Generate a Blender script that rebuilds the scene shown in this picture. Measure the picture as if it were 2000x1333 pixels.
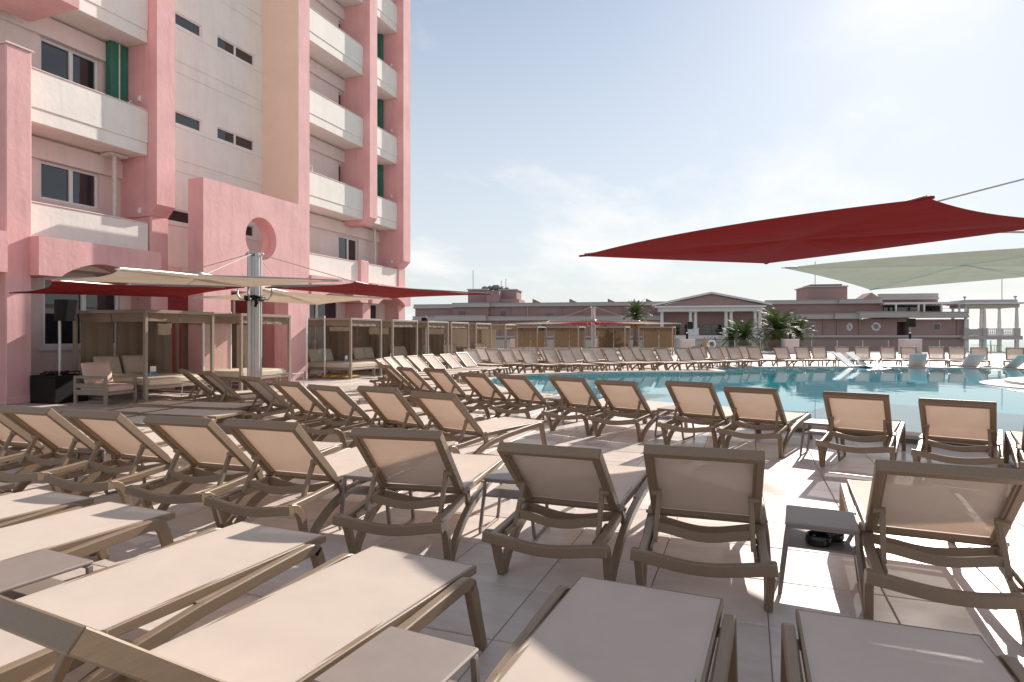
import bpy, math, random
from mathutils import Vector
R = math.radians
random.seed(7)
sc = bpy.context.scene
for o in list(bpy.data.objects): bpy.data.objects.remove(o)
C = sc.collection

# ------------------------------------------------------------------ camera
F, PSI, HY, H = 1216.0, 0.3615, 653.0, 1.435
cs, sn = math.cos(PSI), math.sin(PSI)
cam = bpy.data.cameras.new('camera'); camo = bpy.data.objects.new('camera', cam); C.objects.link(camo)
cam.sensor_width = 36.0; cam.lens = 36.0 * F / 2000.0
cam.shift_y = (HY - 666.5) / 2000.0
cam.clip_start = 0.05; cam.clip_end = 60000
camo.location = (0, 0, H); camo.rotation_euler = (R(90), 0, PSI)
sc.camera = camo

# ------------------------------------------------------------------ sky, sun, exposure
SUN_AZ, SUN_EL = 13.6, 29.0          # degrees clockwise from +Y, elevation
w = bpy.data.worlds.new('World'); sc.world = w; w.use_nodes = True
nt = w.node_tree; nt.nodes.clear()
def N(t, typ, **kw):
    n = t.nodes.new(typ)
    for k, v in kw.items(): setattr(n, k, v)
    return n
out = N(nt, 'ShaderNodeOutputWorld'); bg = N(nt, 'ShaderNodeBackground'); bg.inputs['Strength'].default_value = 0.053
sky = N(nt, 'ShaderNodeTexSky', sky_type='NISHITA', sun_disc=False)
sky.sun_elevation = R(SUN_EL); sky.sun_rotation = R(SUN_AZ); sky.air_density = 1.0; sky.dust_density = 0.22; sky.ozone_density = 1.0
tc = N(nt, 'ShaderNodeTexCoord'); sep = N(nt, 'ShaderNodeSeparateXYZ'); nt.links.new(tc.outputs['Generated'], sep.inputs[0])
# clouds: noise on a plane overhead (direction / height)
mx = N(nt, 'ShaderNodeMath', operation='MAXIMUM'); mx.inputs[1].default_value = 0.03; nt.links.new(sep.outputs['Z'], mx.inputs[0])
ad = N(nt, 'ShaderNodeMath', operation='ADD'); ad.inputs[1].default_value = 0.16; nt.links.new(mx.outputs[0], ad.inputs[0])
dv = N(nt, 'ShaderNodeVectorMath', operation='DIVIDE'); nt.links.new(tc.outputs['Generated'], dv.inputs[0])
cmb = N(nt, 'ShaderNodeCombineXYZ')
for i in range(3): nt.links.new(ad.outputs[0], cmb.inputs[i])
nt.links.new(cmb.outputs[0], dv.inputs[1])
mp = N(nt, 'ShaderNodeMapping'); mp.inputs['Location'].default_value = (3.4529, -1.6058, 0.4711); mp.inputs['Scale'].default_value = (1.0, 0.62, 1.0)
nt.links.new(dv.outputs[0], mp.inputs[0])
nz = N(nt, 'ShaderNodeTexNoise'); nz.inputs['Scale'].default_value = 1.25; nz.inputs['Detail'].default_value = 7; nz.inputs['Roughness'].default_value = 0.58
nt.links.new(mp.outputs[0], nz.inputs['Vector'])
rp = N(nt, 'ShaderNodeValToRGB'); rp.color_ramp.elements[0].position = 0.49; rp.color_ramp.elements[1].position = 0.68; rp.color_ramp.elements[0].color = (0, 0, 0, 1)
rp.color_ramp.elements[1].color = (0.85, 0.85, 0.85, 1)
nt.links.new(nz.outputs['Fac'], rp.inputs[0])
hz = N(nt, 'ShaderNodeMapRange'); hz.inputs['From Max'].default_value = 0.50; hz.inputs['To Min'].default_value = 0.90; hz.inputs['To Max'].default_value = 0.20   # thin veil, denser low down
nt.links.new(sep.outputs['Z'], hz.inputs['Value'])
mixc = N(nt, 'ShaderNodeMix', data_type='RGBA'); mixc.inputs['B'].default_value = (4.9, 5.05, 5.15, 1)
mixd = N(nt, 'ShaderNodeMix', data_type='RGBA'); mixd.inputs['B'].default_value = (6.8, 6.75, 6.65, 1)
nt.links.new(hz.outputs[0], mixc.inputs['Factor']); hs = N(nt, 'ShaderNodeHueSaturation'); hs.inputs['Saturation'].default_value = 0.80; hs.inputs['Value'].default_value = 0.84; nt.links.new(sky.outputs[0], hs.inputs['Color']); nt.links.new(hs.outputs[0], mixc.inputs['A'])
nt.links.new(mixc.outputs['Result'], mixd.inputs['A']); nt.links.new(rp.outputs[0], mixd.inputs['Factor']); nt.links.new(mixd.outputs['Result'], bg.inputs['Color']); nt.links.new(bg.outputs[0], out.inputs[0])

sun = bpy.data.lights.new('sun', 'SUN'); sun.energy = 2.25; sun.angle = R(0.55); sun.color = (1.0, 0.93, 0.84)
suno = bpy.data.objects.new('sun', sun); C.objects.link(suno)
sd = Vector((math.sin(R(SUN_AZ)) * math.cos(R(SUN_EL)), math.cos(R(SUN_AZ)) * math.cos(R(SUN_EL)), math.sin(R(SUN_EL))))
suno.rotation_euler = sd.to_track_quat('Z', 'Y').to_euler(); suno.location = (10, 30, 30)
vs = sc.view_settings; vs.view_transform = 'Standard'; vs.look = 'None'; vs.gamma = 1; vs.use_curve_mapping = False
vs.exposure = 1.55

# ------------------------------------------------------------------ measuring helpers
def inv(u, v, Z=0.0):                 # picture point on the level Z -> world X, Y
    z = F * (H - Z) / (v - HY); r = (u - 1000) / F * z
    return (r * cs - z * sn, r * sn + z * cs)
def atz(u, zf):                       # picture column at a given distance -> world X, Y
    r = (u - 1000) / F * zf
    return (r * cs - zf * sn, r * sn + zf * cs)
def zat(v, zf): return H - (v - HY) / F * zf
def proj(X, Y):
    z = -X * sn + Y * cs; r = X * cs + Y * sn
    return (r, z)

# ------------------------------------------------------------------ materials
M = {}
def mat(name, col, rough=0.6, var=0.12, scale=6.0, bump=0.0, bscale=60.0, metal=0.0, coord='Object', spec=0.5, trans=0.0, open_=0.0, coat=0.0, stretch=(1, 1, 1), tcol=None, streak=0.0):
    m = bpy.data.materials.new(name); m.use_nodes = True; t = m.node_tree; t.nodes.clear()
    o = N(t, 'ShaderNodeOutputMaterial'); p = N(t, 'ShaderNodeBsdfPrincipled')
    p.inputs['Roughness'].default_value = rough; p.inputs['Metallic'].default_value = metal; p.inputs['Specular IOR Level'].default_value = spec
    p.inputs['Coat Weight'].default_value = coat
    tcn = N(t, 'ShaderNodeTexCoord'); mpn = N(t, 'ShaderNodeMapping'); mpn.inputs['Scale'].default_value = stretch
    oi = N(t, 'ShaderNodeObjectInfo')
    t.links.new(tcn.outputs[coord], mpn.inputs[0])
    if coord == 'Object':
        vm = N(t, 'ShaderNodeVectorMath', operation='SCALE'); vm.inputs[0].default_value = (31, 17, 23)
        t.links.new(oi.outputs['Random'], vm.inputs['Scale']); t.links.new(vm.outputs[0], mpn.inputs['Location'])
    n1 = N(t, 'ShaderNodeTexNoise'); n1.inputs['Scale'].default_value = scale; n1.inputs['Detail'].default_value = 6; n1.inputs['Roughness'].default_value = 0.6
    t.links.new(mpn.outputs[0], n1.inputs['Vector'])
    mr = N(t, 'ShaderNodeMapRange'); mr.inputs['From Min'].default_value = 0.28; mr.inputs['From Max'].default_value = 0.72
    mr.inputs['To Min'].default_value = 1 - var; mr.inputs['To Max'].default_value = 1 + var
    t.links.new(n1.outputs['Fac'], mr.inputs['Value'])
    vsn = N(t, 'ShaderNodeVectorMath', operation='SCALE'); vsn.inputs[0].default_value = col
    t.links.new(mr.outputs[0], vsn.inputs['Scale']); t.links.new(vsn.outputs[0], p.inputs['Base Color'])
    if streak:                        # rain streaks and patchy repainting
        ms_ = N(t, 'ShaderNodeMapping'); ms_.inputs['Scale'].default_value = (3.2, 3.2, 0.22); t.links.new(tcn.outputs[coord], ms_.inputs[0])
        n5 = N(t, 'ShaderNodeTexNoise'); n5.inputs['Scale'].default_value = 1.6; n5.inputs['Detail'].default_value = 7; n5.inputs['Roughness'].default_value = 0.7; t.links.new(ms_.outputs[0], n5.inputs['Vector'])
        m5 = N(t, 'ShaderNodeMapRange'); m5.inputs['From Min'].default_value = 0.48; m5.inputs['From Max'].default_value = 0.75; m5.inputs['To Min'].default_value = 1.0; m5.inputs['To Max'].default_value = 1-streak*1.6; t.links.new(n5.outputs['Fac'], m5.inputs['Value'])
        s5 = N(t, 'ShaderNodeVectorMath', operation='SCALE'); t.links.new(vsn.outputs[0], s5.inputs[0]); t.links.new(m5.outputs[0], s5.inputs['Scale']); t.links.new(s5.outputs[0], p.inputs['Base Color'])
    if bump:
        n2 = N(t, 'ShaderNodeTexNoise'); n2.inputs['Scale'].default_value = bscale; n2.inputs['Detail'].default_value = 5
        t.links.new(mpn.outputs[0], n2.inputs['Vector'])
        b = N(t, 'ShaderNodeBump'); b.inputs['Strength'].default_value = bump; b.inputs['Distance'].default_value = 0.02
        t.links.new(n2.outputs['Fac'], b.inputs['Height']); t.links.new(b.outputs[0], p.inputs['Normal'])
    last = p.outputs[0]
    if trans:
        tr = N(t, 'ShaderNodeBsdfTranslucent')
        if tcol: tr.inputs['Color'].default_value = (*tcol, 1)
        else: t.links.new(vsn.outputs[0], tr.inputs['Color'])
        ms = N(t, 'ShaderNodeMixShader'); ms.inputs[0].default_value = trans
        t.links.new(last, ms.inputs[1]); t.links.new(tr.outputs[0], ms.inputs[2]); last = ms.outputs[0]
    if open_:
        tp = N(t, 'ShaderNodeBsdfTransparent'); ms = N(t, 'ShaderNodeMixShader'); ms.inputs[0].default_value = open_
        lw = N(t, 'ShaderNodeLayerWeight'); lw.inputs['Blend'].default_value = 0.5      # woven mesh: the holes close at a slant
        mo = N(t, 'ShaderNodeMapRange'); mo.inputs['To Min'].default_value = open_; mo.inputs['To Max'].default_value = 0.0; t.links.new(lw.outputs['Facing'], mo.inputs['Value']); t.links.new(mo.outputs[0], ms.inputs[0])
        t.links.new(last, ms.inputs[1]); t.links.new(tp.outputs[0], ms.inputs[2]); last = ms.outputs[0]
    t.links.new(last, o.inputs[0]); M[name] = m; return m
mat('taupe', (0.27, 0.187, 0.122), 0.42, 0.10, 22, 0.10, 160, stretch=(6, 0.5, 6))
mat('table_taupe', (0.28, 0.225, 0.195), 0.45, 0.06, 10, 0.05, 200)
mat('sling', (0.77, 0.65, 0.56), 0.75, 0.045, 5, 0.12, 420, spec=0.25, trans=0.20, open_=0.36, tcol=(0.70, 0.51, 0.38))
mat('pink', (0.78, 0.455, 0.445), 0.85, 0.09, 1.3, 0.30, 9, spec=0.2, streak=0.10)
mat('white_wall', (0.86, 0.80, 0.74), 0.85, 0.05, 1.6, 0.25, 9, spec=0.2, streak=0.05)
mat('cream', (0.80, 0.66, 0.53), 0.85, 0.04, 1.3, 0.2, 9, spec=0.2)
mat('pale_pink', (0.80, 0.655, 0.61), 0.85, 0.05, 1.5, 0.2, 9, spec=0.2, streak=0.07)
mat('deep_red', (0.24, 0.05, 0.05), 0.8, 0.08, 2, 0.1, 12, spec=0.2)
mat('frame_white', (0.80, 0.79, 0.79), 0.4, 0.03, 5)
mat('seal', (0.55, 0.30, 0.13), 0.9, 0.3, 30)
mat('green_board', (0.035, 0.17, 0.115), 0.7, 0.15, 5)
mat('pipe', (0.70, 0.64, 0.60), 0.5, 0.1, 8)
mat('glass_dark', (0.018, 0.022, 0.026), 0.04, 0.0, 1, spec=0.9)
mat('black', (0.012, 0.011, 0.011), 0.55, 0.2, 8, 0.05, 60, spec=0.25)
mat('black_gloss', (0.012, 0.011, 0.011), 0.22, 0.1, 8)
mat('canvas_white', (0.74, 0.66, 0.565), 0.8, 0.05, 2.5, 0.35, 6, spec=0.2, trans=0.56)
mat('canvas_red', (0.265, 0.013, 0.013), 0.8, 0.07, 2.5, 0.35, 6, spec=0.15, trans=0.06)
mat('alu', (0.50, 0.485, 0.47), 0.42, 0.05, 6, metal=0.55)
mat('steel', (0.45, 0.45, 0.45), 0.35, 0.05, 6, metal=0.9)
mat('rope', (0.55, 0.50, 0.44), 0.8, 0.1, 30)
mat('cabana_frame', (0.31, 0.255, 0.205), 0.5, 0.05, 8)
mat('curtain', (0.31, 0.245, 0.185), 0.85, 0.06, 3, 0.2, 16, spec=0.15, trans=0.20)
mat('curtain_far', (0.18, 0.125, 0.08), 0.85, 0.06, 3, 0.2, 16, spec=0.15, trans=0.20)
mat('mattress', (0.62, 0.53, 0.42), 0.85, 0.05, 6, 0.12, 90, spec=0.2)
mat('cushion', (0.50, 0.42, 0.33), 0.85, 0.06, 6, 0.15, 90, spec=0.2)
mat('chair_cushion', (0.66, 0.50, 0.42), 0.85, 0.05, 6, 0.12, 90, spec=0.2)
mat('coping', (0.60, 0.50, 0.42), 0.75, 0.10, 4, 0.15, 30)
mat('pool_side', (0.22, 0.20, 0.19), 0.7, 0.15, 3)
mat('grout', (0.32, 0.29, 0.27), 0.9, 0.1, 5)
mat('white_plastic', (0.82, 0.81, 0.81), 0.35, 0.03, 5)
mat('far_pink', (0.38, 0.255, 0.24), 0.9, 0.07, 0.35, 0.0, 5, spec=0.1)  # wall colour lightened a little to imitate distance haze
mat('far_trim', (0.52, 0.48, 0.455), 0.9, 0.05, 0.5, 0.0, 5, spec=0.1)  # trim likewise lightened, haze put into its colour
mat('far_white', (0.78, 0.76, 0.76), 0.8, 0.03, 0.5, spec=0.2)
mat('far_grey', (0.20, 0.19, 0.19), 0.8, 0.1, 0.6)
mat('pier_wall', (0.66, 0.56, 0.53), 0.85, 0.06, 3, 0.15, 12)
mat('palm_green', (0.075, 0.115, 0.03), 0.55, 0.35, 4, spec=0.4, trans=0.25)
mat('palm_dead', (0.30, 0.19, 0.10), 0.8, 0.25, 4)
mat('trunk', (0.17, 0.115, 0.075), 0.9, 0.3, 6, 0.4, 12)
mat('hedge', (0.055, 0.075, 0.025), 0.7, 0.4, 2)
mat('earth', (0.16, 0.15, 0.09), 0.95, 0.3, 0.05)
mat('sea', (0.03, 0.07, 0.10), 0.12, 0.1, 0.01, 0.15, 0.4)
mat('sign_white', (0.8, 0.8, 0.8), 0.3, 0.02, 5)
mat('sign_blue', (0.05, 0.22, 0.42), 0.4, 0.1, 12)
mat('yellow', (0.55, 0.30, 0.03), 0.5, 0.1, 10)
mat('terracotta', (0.45, 0.10, 0.07), 0.8, 0.1, 5)

def deck_mat():
    m = bpy.data.materials.new('deck_tile'); m.use_nodes = True; t = m.node_tree; t.nodes.clear()
    o = N(t, 'ShaderNodeOutputMaterial'); p = N(t, 'ShaderNodeBsdfPrincipled'); t.links.new(p.outputs[0], o.inputs[0])
    g = N(t, 'ShaderNodeNewGeometry')
    a = N(t, 'ShaderNodeVectorMath', operation='ADD'); a.inputs[1].default_value = (1.122 + 61, -3.312 + 61, 0); t.links.new(g.outputs['Position'], a.inputs[0])
    d = N(t, 'ShaderNodeVectorMath', operation='SCALE'); d.inputs['Scale'].default_value = 1 / 0.61; t.links.new(a.outputs[0], d.inputs[0])
    fl = N(t, 'ShaderNodeVectorMath', operation='FLOOR'); t.links.new(d.outputs[0], fl.inputs[0])
    wn = N(t, 'ShaderNodeTexWhiteNoise', noise_dimensions='2D'); t.links.new(fl.outputs[0], wn.inputs['Vector'])
    off = N(t, 'ShaderNodeVectorMath', operation='MULTIPLY_ADD'); off.inputs[1].default_value = (9, 9, 9)
    t.links.new(wn.outputs['Color'], off.inputs[0]); t.links.new(g.outputs['Position'], off.inputs[2])
    mp = N(t, 'ShaderNodeMapping'); mp.inputs['Scale'].default_value = (1.2, 3.2, 1); t.links.new(off.outputs[0], mp.inputs[0])
    n1 = N(t, 'ShaderNodeTexNoise'); n1.inputs['Scale'].default_value = 2.4; n1.inputs['Detail'].default_value = 8; n1.inputs['Roughness'].default_value = 0.65; n1.inputs['Distortion'].default_value = 0.7
    t.links.new(mp.outputs[0], n1.inputs['Vector'])
    n3 = N(t, 'ShaderNodeTexNoise'); n3.inputs['Scale'].default_value = 0.9; n3.inputs['Detail'].default_value = 5; t.links.new(g.outputs['Position'], n3.inputs['Vector'])
    r = N(t, 'ShaderNodeValToRGB'); r.color_ramp.elements[0].position = 0.3; r.color_ramp.elements[0].color = (0.64, 0.545, 0.49, 1)
    r.color_ramp.elements[1].position = 0.72; r.color_ramp.elements[1].color = (0.80, 0.705, 0.64, 1)
    t.links.new(n1.outputs['Fac'], r.inputs[0])
    mr = N(t, 'ShaderNodeMapRange'); mr.inputs['To Min'].default_value = 0.88; mr.inputs['To Max'].default_value = 1.06; t.links.new(wn.outputs['Value'], mr.inputs['Value'])
    s = N(t, 'ShaderNodeVectorMath', operation='SCALE'); t.links.new(r.outputs[0], s.inputs[0]); t.links.new(mr.outputs[0], s.inputs['Scale'])
    t.links.new(s.outputs[0], p.inputs['Base Color'])
    rr = N(t, 'ShaderNodeMapRange'); rr.inputs['From Min'].default_value = 0.35; rr.inputs['From Max'].default_value = 0.7; rr.inputs['To Min'].default_value = 0.24; rr.inputs['To Max'].default_value = 0.62
    t.links.new(n3.outputs['Fac'], rr.inputs['Value']); t.links.new(rr.outputs[0], p.inputs['Roughness'])
    b = N(t, 'ShaderNodeBump'); b.inputs['Strength'].default_value = 0.08; b.inputs['Distance'].default_value = 0.01
    t.links.new(n1.outputs['Fac'], b.inputs['Height']); t.links.new(b.outputs[0], p.inputs['Normal'])
    M['deck_tile'] = m
deck_mat()
def water_mat():
    m = bpy.data.materials.new('pool_water'); m.use_nodes = True; t = m.node_tree; t.nodes.clear()
    o = N(t, 'ShaderNodeOutputMaterial'); p = N(t, 'ShaderNodeBsdfPrincipled'); t.links.new(p.outputs[0], o.inputs[0])
    p.inputs['Roughness'].default_value = 0.015; p.inputs['IOR'].default_value = 1.33
    g = N(t, 'ShaderNodeNewGeometry')
    n0 = N(t, 'ShaderNodeTexNoise'); n0.inputs['Scale'].default_value = 0.25; t.links.new(g.outputs['Position'], n0.inputs['Vector'])
    r = N(t, 'ShaderNodeValToRGB'); r.color_ramp.elements[0].color = (0.016, 0.25, 0.335, 1); r.color_ramp.elements[1].color = (0.035, 0.36, 0.44, 1)
    r.color_ramp.elements[0].position = 0.35; r.color_ramp.elements[1].position = 0.65
    t.links.new(n0.outputs['Fac'], r.inputs[0]); t.links.new(r.outputs[0], p.inputs['Base Color'])
    n1 = N(t, 'ShaderNodeTexNoise'); n1.inputs['Scale'].default_value = 1.6; n1.inputs['Detail'].default_value = 3; t.links.new(g.outputs['Position'], n1.inputs['Vector'])
    b = N(t, 'ShaderNodeBump'); b.inputs['Strength'].default_value = 0.07; b.inputs['Distance'].default_value = 0.03
    t.links.new(n1.outputs['Fac'], b.inputs['Height']); t.links.new(b.outputs[0], p.inputs['Normal'])
    M['pool_water'] = m
water_mat()
def glass_mat():
    m = bpy.data.materials.new('clear_glass'); m.use_nodes = True; t = m.node_tree; t.nodes.clear()
    o = N(t, 'ShaderNodeOutputMaterial'); tp = N(t, 'ShaderNodeBsdfTransparent'); tp.inputs[0].default_value = (0.90, 0.94, 0.925, 1)
    gl = N(t, 'ShaderNodeBsdfGlossy'); gl.inputs['Roughness'].default_value = 0.02
    fr = N(t, 'ShaderNodeFresnel'); fr.inputs[0].default_value = 1.5
    gm = N(t, 'ShaderNodeNewGeometry'); iv = N(t, 'ShaderNodeMath', operation='SUBTRACT'); iv.inputs[0].default_value = 1.0; t.links.new(gm.outputs['Backfacing'], iv.inputs[1])
    mu = N(t, 'ShaderNodeMath', operation='MULTIPLY'); t.links.new(fr.outputs[0], mu.inputs[0]); t.links.new(iv.outputs[0], mu.inputs[1])
    ms = N(t, 'ShaderNodeMixShader'); t.links.new(mu.outputs[0], ms.inputs[0]); t.links.new(tp.outputs[0], ms.inputs[1]); t.links.new(gl.outputs[0], ms.inputs[2])
    t.links.new(ms.outputs[0], o.inputs[0]); M['clear_glass'] = m
glass_mat()

# ------------------------------------------------------------------ mesh helpers
class MB:
    def __init__(s): s.v = []; s.f = []
    def add(s, vs, fs):
        n = len(s.v); s.v += [tuple(p) for p in vs]; s.f += [tuple(n + i for i in f) for f in fs]; return s
    def box(s, x0, x1, y0, y1, z0, z1, ch=0.0):
        if ch <= 0:
            return s.add([(x0,y0,z0),(x1,y0,z0),(x1,y1,z0),(x0,y1,z0),(x0,y0,z1),(x1,y0,z1),(x1,y1,z1),(x0,y1,z1)],
                         [(0,3,2,1),(4,5,6,7),(0,1,5,4),(1,2,6,5),(2,3,7,6),(3,0,4,7)])
        c = ch
        def ring(x0,x1,y0,y1,z): return [(x0,y0,z),(x1,y0,z),(x1,y1,z),(x0,y1,z)]
        vs = []
        for (e, z) in ((c,z0),(0,z0+c),(0,z1-c),(c,z1)):
            a0,a1,b0,b1 = x0+e,x1-e,y0+e,y1-e
            k = c if e == 0 else c*0.6
            vs += [(a0+k,b0,z),(a1-k,b0,z),(a1,b0+k,z),(a1,b1-k,z),(a1-k,b1,z),(a0+k,b1,z),(a0,b1-k,z),(a0,b0+k,z)]
        fs = [tuple(range(7,-1,-1)), tuple(range(24,32))]
        for j in range(3):
            for i in range(8): fs.append((j*8+i, j*8+(i+1)%8, (j+1)*8+(i+1)%8, (j+1)*8+i))
        return s.add(vs, fs)
    def sweep(s, path, w, h, axis, ch=0.25, closed=False):
        # chamfered rectangle (w along axis, h across) swept along path; w/h may be lists
        P = [Vector(p) for p in path]; A = Vector(axis).normalized(); n = len(P); vs = []
        for i, p in enumerate(P):
            if closed: T = (P[(i+1) % n] - P[i-1])
            else: T = (P[min(i+1, n-1)] - P[max(i-1, 0)])
            T.normalize(); B = T.cross(A).normalized(); A2 = B.cross(T).normalized()
            ww = (w[i] if isinstance(w, (list, tuple)) else w) / 2; hh = (h[i] if isinstance(h, (list, tuple)) else h) / 2
            c = ch * min(ww, hh) * 2 * 0.5 if ch else 0
            if ch:
                pr = [(-ww+c,-hh),(ww-c,-hh),(ww,-hh+c),(ww,hh-c),(ww-c,hh),(-ww+c,hh),(-ww,hh-c),(-ww,-hh+c)]
            else: pr = [(-ww,-hh),(ww,-hh),(ww,hh),(-ww,hh)]
            vs += [p + A2*a + B*b for a, b in pr]
        k = 8 if ch else 4; fs = []
        for i in range(n if closed else n-1):
            for j in range(k): fs.append((i*k+j, i*k+(j+1)%k, ((i+1)%n)*k+(j+1)%k, ((i+1)%n)*k+j))
        if not closed: fs += [tuple(range(k-1,-1,-1)), tuple(range((n-1)*k, n*k))]
        return s.add(vs, fs)
    def tube(s, path, r, n=8, closed=False):
        P = [Vector(p) for p in path]; m = len(P); vs = []
        for i, p in enumerate(P):
            T = (P[(i+1) % m] - P[i-1]) if closed else (P[min(i+1, m-1)] - P[max(i-1, 0)])
            T.normalize(); A = Vector((0,0,1)) if abs(T.z) < 0.9 else Vector((1,0,0))
            B = T.cross(A).normalized(); A = B.cross(T)
            rr = r[i] if isinstance(r, (list, tuple)) else r
            vs += [p + (A*math.cos(2*math.pi*k/n) + B*math.sin(2*math.pi*k/n))*rr for k in range(n)]
        fs = []
        for i in range(m if closed else m-1):
            for j in range(n): fs.append((i*n+j, i*n+(j+1)%n, ((i+1)%m)*n+(j+1)%n, ((i+1)%m)*n+j))
        if not closed: fs += [tuple(range(n-1,-1,-1)), tuple(range((m-1)*n, m*n))]
        return s.add(vs, fs)
    def lathe(s, prof, n=20, c=(0,0)):
        vs = []
        for r, z in prof: vs += [(c[0]+r*math.cos(2*math.pi*k/n), c[1]+r*math.sin(2*math.pi*k/n), z) for k in range(n)]
        fs = []
        for i in range(len(prof)-1):
            for j in range(n): fs.append((i*n+j, i*n+(j+1)%n, (i+1)*n+(j+1)%n, (i+1)*n+j))
        fs += [tuple(range(n-1,-1,-1)), tuple(range((len(prof)-1)*n, len(prof)*n))]
        return s.add(vs, fs)
    def prismX(s, poly, x0, x1):      # poly in (y,z), extruded along X
        n = len(poly)
        vs = [(x0,y,z) for y,z in poly] + [(x1,y,z) for y,z in poly]
        fs = [tuple(range(n-1,-1,-1)), tuple(range(n,2*n))] + [(i,(i+1)%n,n+(i+1)%n,n+i) for i in range(n)]
        return s.add(vs, fs)
    def build(s, name, m, parent=None, smooth=False, loc=None):
        me = bpy.data.meshes.new(name); me.from_pydata(s.v, [], s.f); me.materials.append(M[m]); me.validate(); 
        import bmesh
        b = bmesh.new(); b.from_mesh(me); bmesh.ops.recalc_face_normals(b, faces=b.faces[:]); b.to_mesh(me); b.free()
        if smooth:
            for p in me.polygons: p.use_smooth = True
            try: me.set_sharp_from_angle(angle=R(40))
            except Exception: pass
        o = bpy.data.objects.new(name, me); C.objects.link(o)
        if parent: o.parent = parent
        if loc: o.location = loc
        return o
def tag(o, label=None, cat=None, group=None, kind=None):
    if label: o['label'] = label
    if cat: o['category'] = cat
    if group: o['group'] = group
    if kind: o['kind'] = kind
    return o
def empty(name, loc=(0,0,0), rz=0.0):
    o = bpy.data.objects.new(name, None); C.objects.link(o); o.location = loc; o.rotation_euler = (0,0,rz); o.empty_display_size = 0.2
    return o
def copy_tree(o, parent=None):
    c = o.copy(); C.objects.link(c)
    if parent: c.parent = parent
    for ch in list(o.children): copy_tree(ch, c)
    return c
ORD = ['first','second','third','fourth','fifth','sixth','seventh','eighth','ninth','tenth','eleventh','twelfth','thirteenth','fourteenth','fifteenth','sixteenth','seventeenth','eighteenth','nineteenth','twentieth','twenty-first','twenty-second','twenty-third','twenty-fourth','twenty-fifth','twenty-sixth','twenty-seventh','twenty-eighth']

# ================================================================== SETTING
# pool outline (world metres, counter-clockwise seen from above is not required)
POOL = [(16,4.2),(9,6.9),(5.5,8.35),(3.08,9.31),(2.05,9.81),(0.2,10.55),(-1.8,11.35),(-3.7,12.4),(-5.45,14.0),(-6.78,16.1),(-7.18,17.0),(-7.35,18.0),(-7.13,18.9),(-6.6,19.7),(-5.87,20.47),
        (-4.72,21.6),(-2.73,22.7),(-1.05,23.23),(-0.66,23.35),(-0.72,23.75),(-1.12,24.7),(-1.2,25.6),(-0.88,26.4),(0.78,27.3),(2.74,28.15),(4.7,28.9),(7.3,29.2),(9.8,29.3),(15,28.5),(22,25),(24,15),(22,6)]
def smooth_poly(P, it=2):
    for _ in range(it):
        Q = []
        for i in range(len(P)):
            a, b = P[i], P[(i+1) % len(P)]
            Q += [(a[0]*.75+b[0]*.25, a[1]*.75+b[1]*.25), (a[0]*.25+b[0]*.75, a[1]*.25+b[1]*.75)]
        P = Q
    return P
def resample(P, step):
    out = []; n = len(P); d = [math.dist(P[i], P[(i+1) % n]) for i in range(n)]; L = sum(d); k = int(L/step); i = 0; acc = 0
    for j in range(k):
        t = j*L/k
        while acc + d[i] < t: acc += d[i]; i += 1
        f = (t-acc)/d[i]; a, b = P[i], P[(i+1) % n]; out.append((a[0]+(b[0]-a[0])*f, a[1]+(b[1]-a[1])*f))
    return out
def inside(p, P):
    x, y = p; c = False; n = len(P)
    for i in range(n):
        (x1,y1),(x2,y2) = P[i], P[i-1]
        if (y1 > y) != (y2 > y) and x < (x2-x1)*(y-y1)/(y2-y1)+x1: c = not c
    return c
PO = resample(smooth_poly(POOL), 0.62)
area = sum(PO[i-1][0]*PO[i][1]-PO[i][0]*PO[i-1][1] for i in range(len(PO)))
if area < 0: PO.reverse()
def offset(P, d):                    # outward for a ccw polygon
    out = []; n = len(P)
    for i in range(n):
        a, b = Vector(P[i-1]), Vector(P[(i+1) % n]); t = (b-a).normalized(); out.append((P[i][0]+t.y*d, P[i][1]-t.x*d))
    return out
CW = 0.34
POUT = offset(PO, CW); PIN = offset(PO, -0.02)
TOPZ, WATZ = 0.115, 0.085
n = len(PO)
wb = MB(); wb.add([(x,y,WATZ) for x,y in PO], [tuple(range(n))]); tag(wb.build('pool_water', 'pool_water'), 'still turquoise water of the swimming pool', kind='structure')
cw_ = MB(); Pw = offset(PO, CW-0.03)
cw_.add([(x,y,-0.02) for x,y in Pw]+[(x,y,TOPZ-0.036) for x,y in Pw], [(i,(i+1)%n,n+(i+1)%n,n+i) for i in range(n)])
pool_wall = tag(cw_.build('pool_wall', 'pool_side'), 'low raised pool edge', kind='structure')
for i in range(n):                   # coping stones
    j = (i+1) % n; g = 0.006
    def lerp(a, b, t): return (a[0]+(b[0]-a[0])*t, a[1]+(b[1]-a[1])*t)
    a0, a1 = lerp(PO[i], PO[j], 0.01), lerp(PO[i], PO[j], 0.99); b0, b1 = lerp(POUT[i], POUT[j], 0.01), lerp(POUT[i], POUT[j], 0.99)
    mb = MB(); q = [a0, a1, b1, b0]; ce = (sum(p[0] for p in q)/4, sum(p[1] for p in q)/4)
    top = [lerp(p, ce, 0.025) for p in q]; z = TOPZ + random.uniform(-.0015, .0015)
    mb.add([(x,y,z-0.05) for x,y in q]+[(x,y,z-0.008) for x,y in q]+[(x,y,z) for x,y in top],
           [(3,2,1,0),(8,9,10,11)]+[(k*4+m_, k*4+(m_+1)%4, (k+1)*4+(m_+1)%4, (k+1)*4+m_) for k in (0,1) for m_ in range(4)])
    mb.build('coping_stone', 'coping', pool_wall)

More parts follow.
